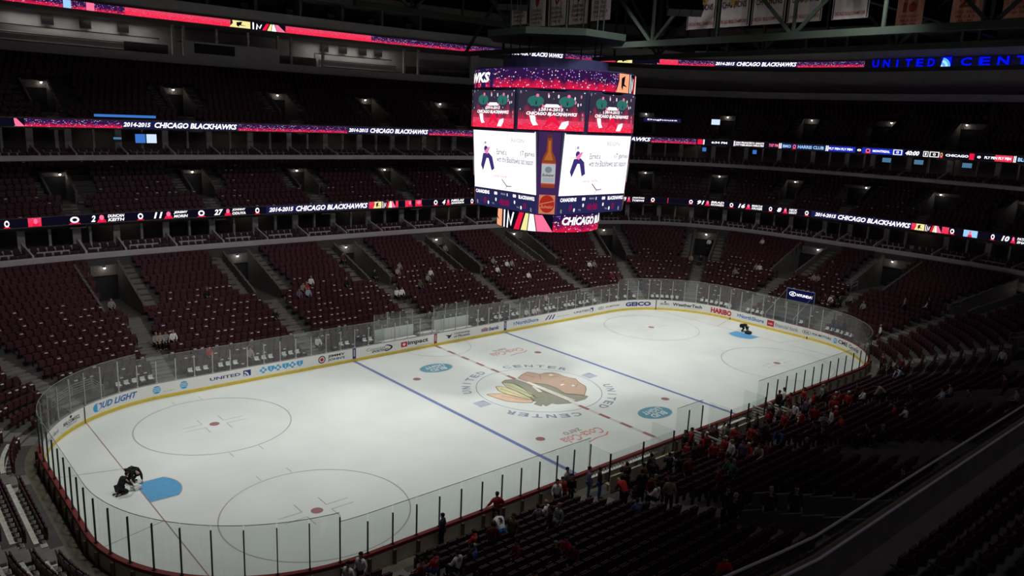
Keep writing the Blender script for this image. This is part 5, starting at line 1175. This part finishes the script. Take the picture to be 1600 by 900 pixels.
 (67.26, 4.55, 1.41, 'stand', 'darkred', 'black', 'brown', '', 'fan in dark red just right of the two white hats'),
 (69.92, 0.5, 0.25, 'stand', 'maroon', 'black', 'brown', '', 'fan in maroon just left of the white shirt at the end glass'),
 (75.15, 2.0, 0.54, 'stand', 'red', 'black', 'black', '', 'fan in red just left of the tan jacket by the doorway'),
 (-75.76, 3.7, 1.12, 'stand', 'maroon', 'black', 'brown', '', 'fan in maroon in front of the left white slatted barriers'),
 (-71.61, 4.75, 1.41, 'sit', 'maroon', 'black', 'black', '', 'seated fan in maroon left of the pale hooded top'),
]
FARC=[
 (-19.56, 5.6, 1.7, 'white'),
 (-20.48, 5.6, 1.7, 'tan'),
 (-20.09, 5.6, 1.7, 'grey'),
 (-9.71, 2.2, 0.54, 'white'),
 (-5.99, 10.7, 3.44, 'white'),
 (-7.16, 9.85, 3.15, 'grey'),
 (-7.95, 9.0, 2.86, 'purple'),
 (-7.12, 9.0, 2.86, 'lightblue'),
 (-6.85, 9.85, 3.15, 'red'),
 (-2.93, 9.85, 3.15, 'black'),
 (0.5, 10.7, 3.44, 'black'),
 (3.82, 11.55, 3.73, 'grey'),
 (3.07, 10.7, 3.44, 'tan'),
 (5.43, 9.0, 2.86, 'grey'),
 (6.34, 9.85, 3.15, 'white'),
 (3.99, 8.15, 2.57, 'olive'),
 (0.81, 7.3, 2.28, 'white'),
 (1.36, 7.3, 2.28, 'white'),
 (14.96, 10.7, 3.44, 'grey'),
 (14.18, 9.0, 2.86, 'white'),
 (16.17, 9.85, 3.15, 'white'),
 (16.84, 9.85, 3.15, 'grey'),
 (24.29, 8.15, 2.57, 'white'),
 (24.62, 8.15, 2.57, 'grey'),
 (17.03, 7.3, 2.28, 'white'),
 (11.59, 1.35, 0.25, 'white'),
 (12.54, 1.35, 0.25, 'white'),
 (15.71, 3.05, 0.83, 'pink'),
 (13.13, 1.35, 0.25, 'pink'),
 (31.02, 14.1, 4.6, 'white'),
 (30.87, 9.85, 3.15, 'black'),
 (34.02, 9.85, 3.15, 'white'),
 (33.84, 9.85, 3.15, 'tan'),
 (33.16, 15.8, 5.18, 'white'),
 (32.96, 8.15, 2.57, 'grey'),
 (25.19, 5.6, 1.7, 'darkred'),
 (25.65, 5.6, 1.7, 'maroon'),
 (42.69, 6.45, 1.99, 'white'),
 (42.95, 6.45, 1.99, 'maroon'),
 (42.05, 6.45, 1.99, 'maroon'),
 (43.58, 6.45, 1.99, 'black'),
 (44.18, 7.3, 2.28, 'grey'),
 (39.35, 9.85, 3.15, 'grey'),
 (39.04, 13.25, 4.31, 'maroon'),
 (38.88, 9.85, 3.15, 'tan'),
 (34.58, 1.35, 0.25, 'white'),
 (30.38, 9.85, 3.15, 'tan'),
 (-22.14, 10.7, 3.44, 'grey'),
 (-15.18, 10.7, 3.44, 'black'),
 (-11.28, 6.45, 1.99, 'black'),
 (-20.76, 5.6, 1.7, 'grey'),
 (-17.88, 3.05, 0.83, 'red'),
 (-15.2, 2.2, 0.54, 'pink'),
 (36.76, 9.85, 3.15, 'maroon'),
 (-0.96, 14.1, 4.6, 'maroon'),
 (11.14, 14.1, 4.6, 'grey'),
 (45.22, 6.45, 1.99, 'grey'),
]

SITP = []
for s, d, z, pose, *r_ in CROWD:
    if pose == 'sit': SITP.append(P(s, d))
for s, d, z, t_ in FARC: SITP.append(P(s, d))
SITP = [q for q in SITP]
def taken(x, y): return any((x-a)**2+(y-b_)**2 < .1 for a, b_ in SITP)
TK = {id(q): True for R_ in (RS1,) for q in R_ if taken(q[0], q[1])}
seatpool = []
for tier_, R_ in ((1, RS1), (2, RS2)):
    for q in R_:
        x, y, z, s, k, pr = q
        inf = 0 < pr[0] < 1600 and 0 < pr[1] < 900
        if not inf or id(q) in TK: continue
        if tier_ == 1 and y < -12 and k > 13: continue
        seatpool.append((-pr[2], tier_, q))
seatpool.sort(key=lambda t: -t[0]); chosen = seatpool[:300]; ids = set(id(c[2]) for c in chosen)
proto = seat_parts(); first = True
rowname = ['front row', 'second row', 'third row', 'fourth row', 'fifth row', 'sixth row', 'seventh row', 'eighth row', 'ninth row', 'tenth row', 'eleventh row', 'twelfth row', 'thirteenth row', 'fourteenth row']
sm_mesh = None
for dist, tier_, (x, y, z, s, k, pr) in chosen:
    nx, ny = outdir(s, T1['d0']+2); rz = math.atan2(-ny, -nx)-math.pi/2
    if tier_ == 2:
        o = proto if first else copy_tree(proto); first = False; o.location = (x, y, z); o.rotation_euler.z = rz
        lab = 'dark tip-up seat in the %s behind the near balcony rail' % rowname[k]
    else:
        if sm_mesh is None:
            b = MB(); seat_geo(b, (0, 0, 0), 0, 1, 0); o = b.build('stadium_chair', [seat_n, pale_p]); sm_mesh = o
        else: o = sm_mesh.copy(); COL.objects.link(o)
        o.location = (x, y, z); o.rotation_euler.z = rz
        where = 'beside the near left corner glass' if x < -20 else 'on the near side of the rink'
        lab = 'dark tip-up seat in the %s %s' % (rowname[k], where)
    tag(o, lab, 'seat', lab.replace('seat', 'seats'))
def stuff(name, R_, dens, label, m0, kmin=0, pit=.5):
    b = MB(); rnd = random.Random(3)
    for q in R_:
        if id(q) in ids: continue
        x, y, z, s, k, pr = q
        nx, ny = outdir(s, T1['d0']+2)
        tm = 1 if (rnd.random() < dens and kmin <= k <= 12 and y > -5) else None
        seat_geo(b, (x, y, z), -nx, -ny, 0, 1, tm, id(q) in TK)
    o = b.build(name, [m0, pale_p]); tag(o, label, 'seats', None, 'stuff'); return o
stuff('stadium_chairs', RS1, .38, 'rows of folded maroon seats filling the lower stand', seat_m)
stuff('stadium_chairs', RS2, .12, 'rows of folded dark maroon seats filling the middle stand', seat_m)
stuff('stadium_chairs', RS3, .0, 'rows of folded dark seats filling the upper stand', seat_m)
# suite seats
b = MB()
for d, z, s0, s1, dv in ((18.95, 6.6, -30, 56, 21.3), (20.3, 6.95, -30, 56, 21.3), (24.5, 14.2, -30, 56, 26.6), (25.5, 14.5, -30, 56, 26.6)):
    s = s0
    while s < s1:
        nx, ny = outdir(s, d); seat_geo(b, P3(s, d, z-.28), -nx, -ny, 0); s += .62/scale(s, d)
tag(b.build('suite_seats', [seat_n]), 'rows of dark padded seats in the open suites', 'seats', None, 'stuff')
# white programmes / cushions on the front row
b = MB(); b.box((0, 0, .03), (.3, .22, .05)); b.box((0, -.13, .15), (.3, .04, .2)); cush = b.build('seat_pad', mat('white_pad', (.85, .85, .82), .7)); used = False
for q in RS1:
    x, y, z, s, k, pr = q
    if k != 0 or not (-27.5 < s < 50) or int(round(s*10)) % 3 == 0 and s < 26: continue
    if abs(s) < 5.2: continue
    nx, ny = outdir(s, 2); o = cush if not used else cush.copy()
    if used: COL.objects.link(o)
    used = True; o.location = (x-nx*.16, y-ny*.16, z+.82); o.rotation_euler.z = math.atan2(-ny, -nx)-math.pi/2
    side = 'along the far side glass' if abs(s) < 24 else ('behind the right end glass' if s > 0 else 'behind the far left corner glass')
    tag(o, 'white pad on a front row seat ' + side, 'seat pad', 'white seat pads ' + side)

# ================================================================== PEOPLE
def skin_mesh(name, V, Ed, sub=1):
    """V: list of (pos, radius x, radius y); Ed: edges -> one continuous skinned mesh"""
    me = bpy.data.meshes.new(name); me.from_pydata([v[0] for v in V], Ed, []); o = bpy.data.objects.new(name, me); COL.objects.link(o)
    o.modifiers.new('s', 'SKIN'); sk = me.skin_vertices[0].data
    for i, v in enumerate(V): sk[i].radius = (v[1], v[2]); sk[i].use_root = (i == 0)
    o.modifiers.new('b', 'SUBSURF').levels = sub
    dg = bpy.context.evaluated_depsgraph_get(); r = bpy.data.meshes.new_from_object(o.evaluated_get(dg))
    bpy.data.objects.remove(o); r.name = name; r.polygons.foreach_set('use_smooth', [True]*len(r.polygons)); return r
SKIN = mat('skin', (.45, .27, .2), .6)
def colr(n):
    return mat('cloth_'+n, {'navy': (.015, .022, .05), 'red': (.42, .022, .028), 'darkred': (.15, .018, .02), 'blue': (.04, .12, .35), 'white': (.78, .76, .76), 'purple': (.16, .11, .19), 'black': (.012, .012, .014), 'grey': (.27, .27, .27), 'olive': (.10, .09, .055), 'orange': (.33, .11, .05), 'tan': (.36, .28, .23), 'maroon': (.085, .025, .025), 'green': (.05, .13, .085), 'pink': (.42, .27, .30), 'lightblue': (.4, .46, .6), 'brown': (.045, .025, .015), 'blond': (.3, .21, .11)}[n], .85, 0, .12, 8)
def joints(pose):
    """feet at origin, facing +Y. returns joint dictionary"""
    J = dict(pel=(0, 0, .93), sp=(0, .0, 1.12), ch=(0, 0, 1.32), nk=(0, 0, 1.47), hd=(0, .02, 1.58), tp=(0, .01, 1.70))
    for sx, c in ((-1, 'l'), (1, 'r')):
        J['hip'+c] = (sx*.09, 0, .88); J['kn'+c] = (sx*.11, .03, .48); J['an'+c] = (sx*.12, -.01, .08); J['to'+c] = (sx*.14, .16, .035)
        J['sh'+c] = (sx*.17, 0, 1.38); J['el'+c] = (sx*.25, -.03, 1.10); J['wr'+c] = (sx*.24, .10, .87)
    if pose == 'arms':
        for sx, c in ((-1, 'l'), (1, 'r')): J['el'+c] = (sx*.32, .02, 1.16); J['wr'+c] = (sx*.42, .16, .98)
    if pose == 'phone':
        for sx, c in ((-1, 'l'), (1, 'r')): J['el'+c] = (sx*.24, .14, 1.16); J['wr'+c] = (sx*.08, .36, 1.38)
    if pose == 'lean':
        J.update(sp=(0, .10, 1.08), ch=(0, .27, 1.20), nk=(0, .40, 1.27), hd=(0, .50, 1.30), tp=(0, .58, 1.38))
        for sx, c in ((-1, 'l'), (1, 'r')): J['sh'+c] = (sx*.17, .31, 1.23); J['el'+c] = (sx*.22, .38, .97); J['wr'+c] = (sx*.16, .52, .80)
    if pose in ('sit', 'sitlean'):
        J.update(pel=(0, -.05, .50), sp=(0, -.10, .70), ch=(0, -.08, .90), nk=(0, -.05, 1.05), hd=(0, -.02, 1.16), tp=(0, -.03, 1.28))
        for sx, c in ((-1, 'l'), (1, 'r')):
            J['hip'+c] = (sx*.09, -.04, .49); J['kn'+c] = (sx*.13, .40, .50); J['an'+c] = (sx*.12, .36, .08); J['to'+c] = (sx*.13, .52, .035)
            J['sh'+c] = (sx*.17, -.08, .96); J['el'+c] = (sx*.24, .03, .70); J['wr'+c] = (sx*.13, .27, .60)
    if pose == 'kneel':     # upright kneeling with bent back
        J.update(pel=(0, -.1, .38), sp=(0, .0, .55), ch=(0, .14, .72), nk=(0, .24, .84), hd=(0, .32, .93), tp=(0, .34, 1.05))
        for sx, c in ((-1, 'l'), (1, 'r')):
            J['hip'+c] = (sx*.10, -.1, .34); J['kn'+c] = (sx*.15, .26, .08); J['an'+c] = (sx*.13, -.16, .07); J['to'+c] = (sx*.13, -.32, .05)
            J['sh'+c] = (sx*.17, .16, .78); J['el'+c] = (sx*.27, .30, .52); J['wr'+c] = (sx*.16, .50, .32)
    if pose == 'crouch':    # bent far over, hands on the ice
        J.update(pel=(0, -.2, .62), sp=(0, -.02, .74), ch=(0, .18, .72), nk=(0, .32, .66), hd=(0, .42, .60), tp=(0, .50, .52))
        for sx, c in ((-1, 'l'), (1, 'r')):
            J['hip'+c] = (sx*.11, -.2, .58); J['kn'+c] = (sx*.18, .06, .34); J['an'+c] = (sx*.16, -.14, .08); J['to'+c] = (sx*.18, .05, .035)
            J['sh'+c] = (sx*.17, .22, .70); J['el'+c] = (sx*.25, .34, .42); J['wr'+c] = (sx*.20, .48, .14)
    return {k: Vector(v) for k, v in J.items()}
def body(pose, hand=True):
    J = joints(pose); V = []; E = []; ix = {}
    def v(k, p, r, r2=None): ix[k] = len(V); V.append((tuple(p), r, r2 or r)); return ix[k]
    g = .72 if pose in ('crouch', 'kneel', 'lean') else 1.0
    v('pel', J['pel'], .13*g, .11*g); v('sp', J['sp'], .115*g, .09*g); v('ch', J['ch'], .14*g, .10*g); v('nk', J['nk'], .055)
    up = (J['tp']-J['hd']).normalized(); v('jaw', J['hd']-up*.03, .062, .068); v('hd', J['hd']+up*.05, .078, .09); v('tp', J['tp']+up*.01, .05, .06)
    E += [(0, 1), (1, 2), (2, 3), (3, 4), (4, 5), (5, 6)]
    fw = Vector((0, 1, 0)); fw = (fw-up*fw.dot(up)).normalized(); rt = fw.cross(up)
    a = v('no', J['hd']+up*.02+fw*.105, .011); E.append((ix['hd'], a))
    for sg in (-1, 1): a = v('ear', J['hd']+up*.02+rt*.088*sg-fw*.005, .014, .008); E.append((ix['hd'], a))
    for c, sx in (('l', -1), ('r', 1)):
        a = v('hip'+c, J['hip'+c], .085*g); k = v('kn'+c, J['kn'+c], .055); n = v('an'+c, J['an'+c], .038); t = v('to'+c, J['to'+c], .035, .022); E += [(0, a), (a, k), (k, n), (n, t)]
        s_ = v('sh'+c, J['sh'+c], .058*g); e = v('el'+c, J['el'+c], .04); w = v('wr'+c, J['wr'+c], .025); E += [(2, s_), (s_, e), (e, w)]
        d = (J['wr'+c]-J['el'+c]).normalized(); side = d.cross(Vector((0, 0, 1))) if abs(d.z) < .95 else Vector((1, 0, 0)); side = side.normalized(); nn = side.cross(d).normalized()
        pm = v('pm'+c, J['wr'+c]+d*.06, .034, .016); E.append((w, pm))
        for q, L_ in ((-1.5, .055), (-.5, .068), (.5, .072), (1.5, .06)):
            b0 = J['wr'+c]+d*.085+side*.017*q; f1 = v('f', b0, .009); f2 = v('f', b0+d*L_*.55-nn*.006, .008); f3 = v('f', b0+d*L_-nn*.024, .007); E += [(pm, f1), (f1, f2), (f2, f3)]
        th = v('th', J['wr'+c]+d*.05-side*.038*sx, .011); t2 = v('th', J['wr'+c]+d*.085-side*.058*sx, .009); E += [(pm, th), (th, t2)]
    return skin_mesh('body_'+pose, V, E, 1)
def shirt(pose):
    J = joints(pose); V = []; E = []; g = 1.22 if pose in ('crouch', 'kneel', 'lean') else 1.0
    def v(p, r, r2=None): r2 = r2 or r; V.append((tuple(p), r*(g if r > .05 else 1), max(r2, r*.9 if g > 1 else 0)*(g if r > .05 else 1))); return len(V)-1
    lo = J['pel']+(J['pel']-J['sp']).normalized()*.04 if pose in ('stand', 'phone', 'arms', 'lean', 'crouch', 'kneel') else J['pel']
    a = v(J['sp'], .155, .125); b_ = v(lo, .165, .14); c = v(J['ch'], .175, .13); d = v(J['nk']-(J['nk']-J['ch']).normalized()*.02, .07); E += [(a, b_), (a, c), (c, d)]
    for k in 'lr':
        s_ = v(J['sh'+k], .085); e = v(J['el'+k], .066); w = v(J['wr'+k]-(J['wr'+k]-J['el'+k]).normalized()*.03, .045); E += [(c, s_), (s_, e), (e, w)]
    return skin_mesh('top_'+pose, V, E, 1)
def trousers(pose):
    J = joints(pose); V = []; E = []; g = 1.2 if pose in ('crouch', 'kneel', 'lean') else 1.0
    def v(p, r, r2=None): V.append((tuple(p), r*g, (r if g > 1 else r2 or r)*g)); return len(V)-1
    a = v(J['pel'], .145, .12)
    for k in 'lr':
        h = v(J['hip'+k], .10); n = v(J['kn'+k], .074); t = v(J['an'+k]+Vector((0, 0, .01)), .058); E += [(a, h), (h, n), (n, t)]
    return skin_mesh('trousers_'+pose, V, E, 1)
def shoes(pose):
    J = joints(pose); b = MB()
    for k in 'lr':
        A, T_ = J['an'+k], J['to'+k]; b.ball((A+(T_-A)*.1+Vector((0, 0, -.03))), .055, 0, 8, (.9, 1.1, .8)); b.ball(T_+Vector((0, -.02, .01)), .052, 0, 8, (.9, 1.4, .75))
    o = b.build('x', dark, None, True); m = o.data; bpy.data.objects.remove(o); return m
def hairmesh(pose, long):
    J = joints(pose); up = (J['tp']-J['hd']).normalized(); fw = Vector((0, 1, 0)); fw = (fw-up*fw.dot(up)).normalized(); b = MB()
    c = J['hd']+up*.065-fw*.018; n = 10; vs = []; fs = []; rt = fw.cross(up)
    lev = [(-.075 if not long else -.26), -.03, .02, .06, .085, .098]
    rad = [(.078 if not long else .095), .094, .1, .088, .055, .01]
    for i, (h, r) in enumerate(zip(lev, rad)):
        for j in range(n):
            a = 2*math.pi*j/n; q = c+up*h+rt*(math.sin(a)*r*.92)+fw*(-math.cos(a)*r*1.05)
            fr = max(0, -math.cos(a)*-1)
            if -math.cos(a) > .3 and i < 2: q = c+up*(.025)+rt*(math.sin(a)*.085)+fw*(-math.cos(a)*.1)
            vs.append(q)
    for i in range(len(lev)-1):
        for j in range(n): fs.append((i*n+j, i*n+(j+1) % n, (i+1)*n+(j+1) % n, (i+1)*n+j))
    fs.append(tuple(5*n+j for j in range(n))); b.add(vs, fs)
    o = b.build('x', dark, None, True); m = o.data; bpy.data.objects.remove(o); return m
PM = {}
def pmesh(kind, pose):
    k = (kind, pose)
    if k not in PM:
        PM[k] = {'body': body, 'top': shirt, 'trousers': trousers, 'shoes': shoes}[kind](pose) if kind not in ('hair', 'longhair') else hairmesh(pose, kind == 'longhair')
        if not PM[k].materials: PM[k].materials.append(SKIN)
    return PM[k]
def person(pose, loc, rz, top, legs, hair, label, num='', group=None, scale_=1.0, cat='person', longh=False):
    t = empty('person', loc, rz, label, cat, group); t.scale = (scale_,)*3
    def part(nm, kind, m):
        o = bpy.data.objects.new(nm, pmesh(kind, pose)); COL.objects.link(o); o.parent = t
        if len(o.material_slots): o.material_slots[0].link = 'OBJECT'; o.material_slots[0].material = m
        return o
    part('body', 'body', SKIN); part('top', 'top', colr(top)); part('trousers', 'trousers', colr(legs)); part('shoe_pair', 'shoes', colr('black'))
    if hair != 'none': part('cap' if hair in ('red', 'olive') or (hair == 'white') else 'hair', 'longhair' if longh else 'hair', colr(hair))
    if num:
        J = joints(pose); up = (J['ch']-J['sp']).normalized(); bk = Vector((0, -1, 0)); bk = (bk-up*bk.dot(up)).normalized(); rt = up.cross(bk).normalized()*-1
        rt = bk.cross(up).normalized()*-1
        c_ = (J['sp']+J['ch'])/2+bk*.15; b = MB()
        Sx = lambda a, bb, o=0: tuple(c_+rt*a+up*bb+bk*o)
        w = .09*len(num); txt(b, Sx, num, -w, -.1, w, .12, 0, .01, 0, .04); b.build('number', colr('white' if top != 'white' else 'black'), t)
    return t
for s, d, z, pose, top, legs, hair, num, lab in CROWD:
    x, y = P(s, d)
    if y < -12 and (-9.1 < x < -3.3 or 1.6 < x < 6.0) and d < 2.5: d = 2.85; z = .83; x, y = P(s, d); nx, ny = outdir(s, d); rz = math.atan2(-ny, -nx)-math.pi/2
    rr = random.Random(lab).uniform(-.5, .5); rz += rr*(.5 if num else 1.2)
    pz = 'arms' if 'arms spread' in lab else pose
    if 'both arms out' in lab: rz += 1.2
    if pose == 'sit': x += nx*.05; y += ny*.05
    person(pz, (x, y, z), rz, top, legs, hair, lab, num, None, 1.03 if 'tall' in lab or 'broad' in lab else (.72 if 'child' in lab else random.Random(lab+'h').uniform(.95, 1.02)), 'person', longh='long haired' in lab)
cnt = {}
FL = []
for s, d, z, top in sorted(FARC, key=lambda q: q[0]):
    zone = 'left part of the far stand' if s < -16 else 'far stand left of centre' if s < -5 else 'middle of the far stand' if s < 6 else 'far stand right of centre' if s < 24 else 'right end stand' if s < 40 else 'right corner stand'
    cn = top.replace('lightblue', 'light blue').replace('darkred', 'dark red'); rw = int((d-.85)/.85)+1
    lab = 'seated fan in %s, row %d of the %s' % (cn, rw, zone); cnt[lab] = cnt.get(lab, 0)+1; FL.append((s, d, z, top, lab, cnt[lab]))
for s, d, z, top, lab, k_ in FL:
    x, y = P(s, d); nx, ny = outdir(s, d); rz = math.atan2(-ny, -nx)-math.pi/2
    if cnt[lab] > 1: lab = ['leftmost ', 'second ', 'third ', 'fourth '][k_-1]+lab
    person('sit', (x, y, z), rz, top, 'black', random.Random(s).choice(['brown', 'black', 'blond']), lab, '', 'fans scattered in the far stands')
# ice crew
person('kneel', (-27.95, .5, .0), math.radians(-75), 'black', 'black', 'black', 'person in black kneeling on the ice beside the left blue crease, arm bent out', '', None, 1.0, longh=False)
person('crouch', (-27.15, 1.55, .0), math.radians(-160), 'black', 'black', 'black', 'person in black crouching with hands on the ice behind the left blue crease', '', None, 1.0)
person('crouch', (27.55, .75, .0), math.radians(200), 'black', 'black', 'black', 'person in black bent over behind the right blue crease', '', None, .95)
b = MB(); b.ball((0, 0, .14), .2, 0, 10, (1.2, .7, .7)); b.box((.1, -.1, .08), (.4, .15, .14), .4); o = b.build('white_cloth', mat('white_cloth', (.7, .68, .64), .8)); o.location = (-27.3, .62, .03); tag(o, 'white folded cloth bundle between the two kneeling people', 'cloth')
b = MB(); b.tube([(0, 0, .0), (0, 0, .16), (0, 0, .2)], [.32, .36, .34], 16); b.tube([(-.3, 0, .2), (0, 0, .32), (.3, 0, .2)], .015, 5); o = b.build('bucket', dark); o.location = (27.3, .05, .003); tag(o, 'flat black bucket on the ice beside the bent person at the right crease', 'bucket')
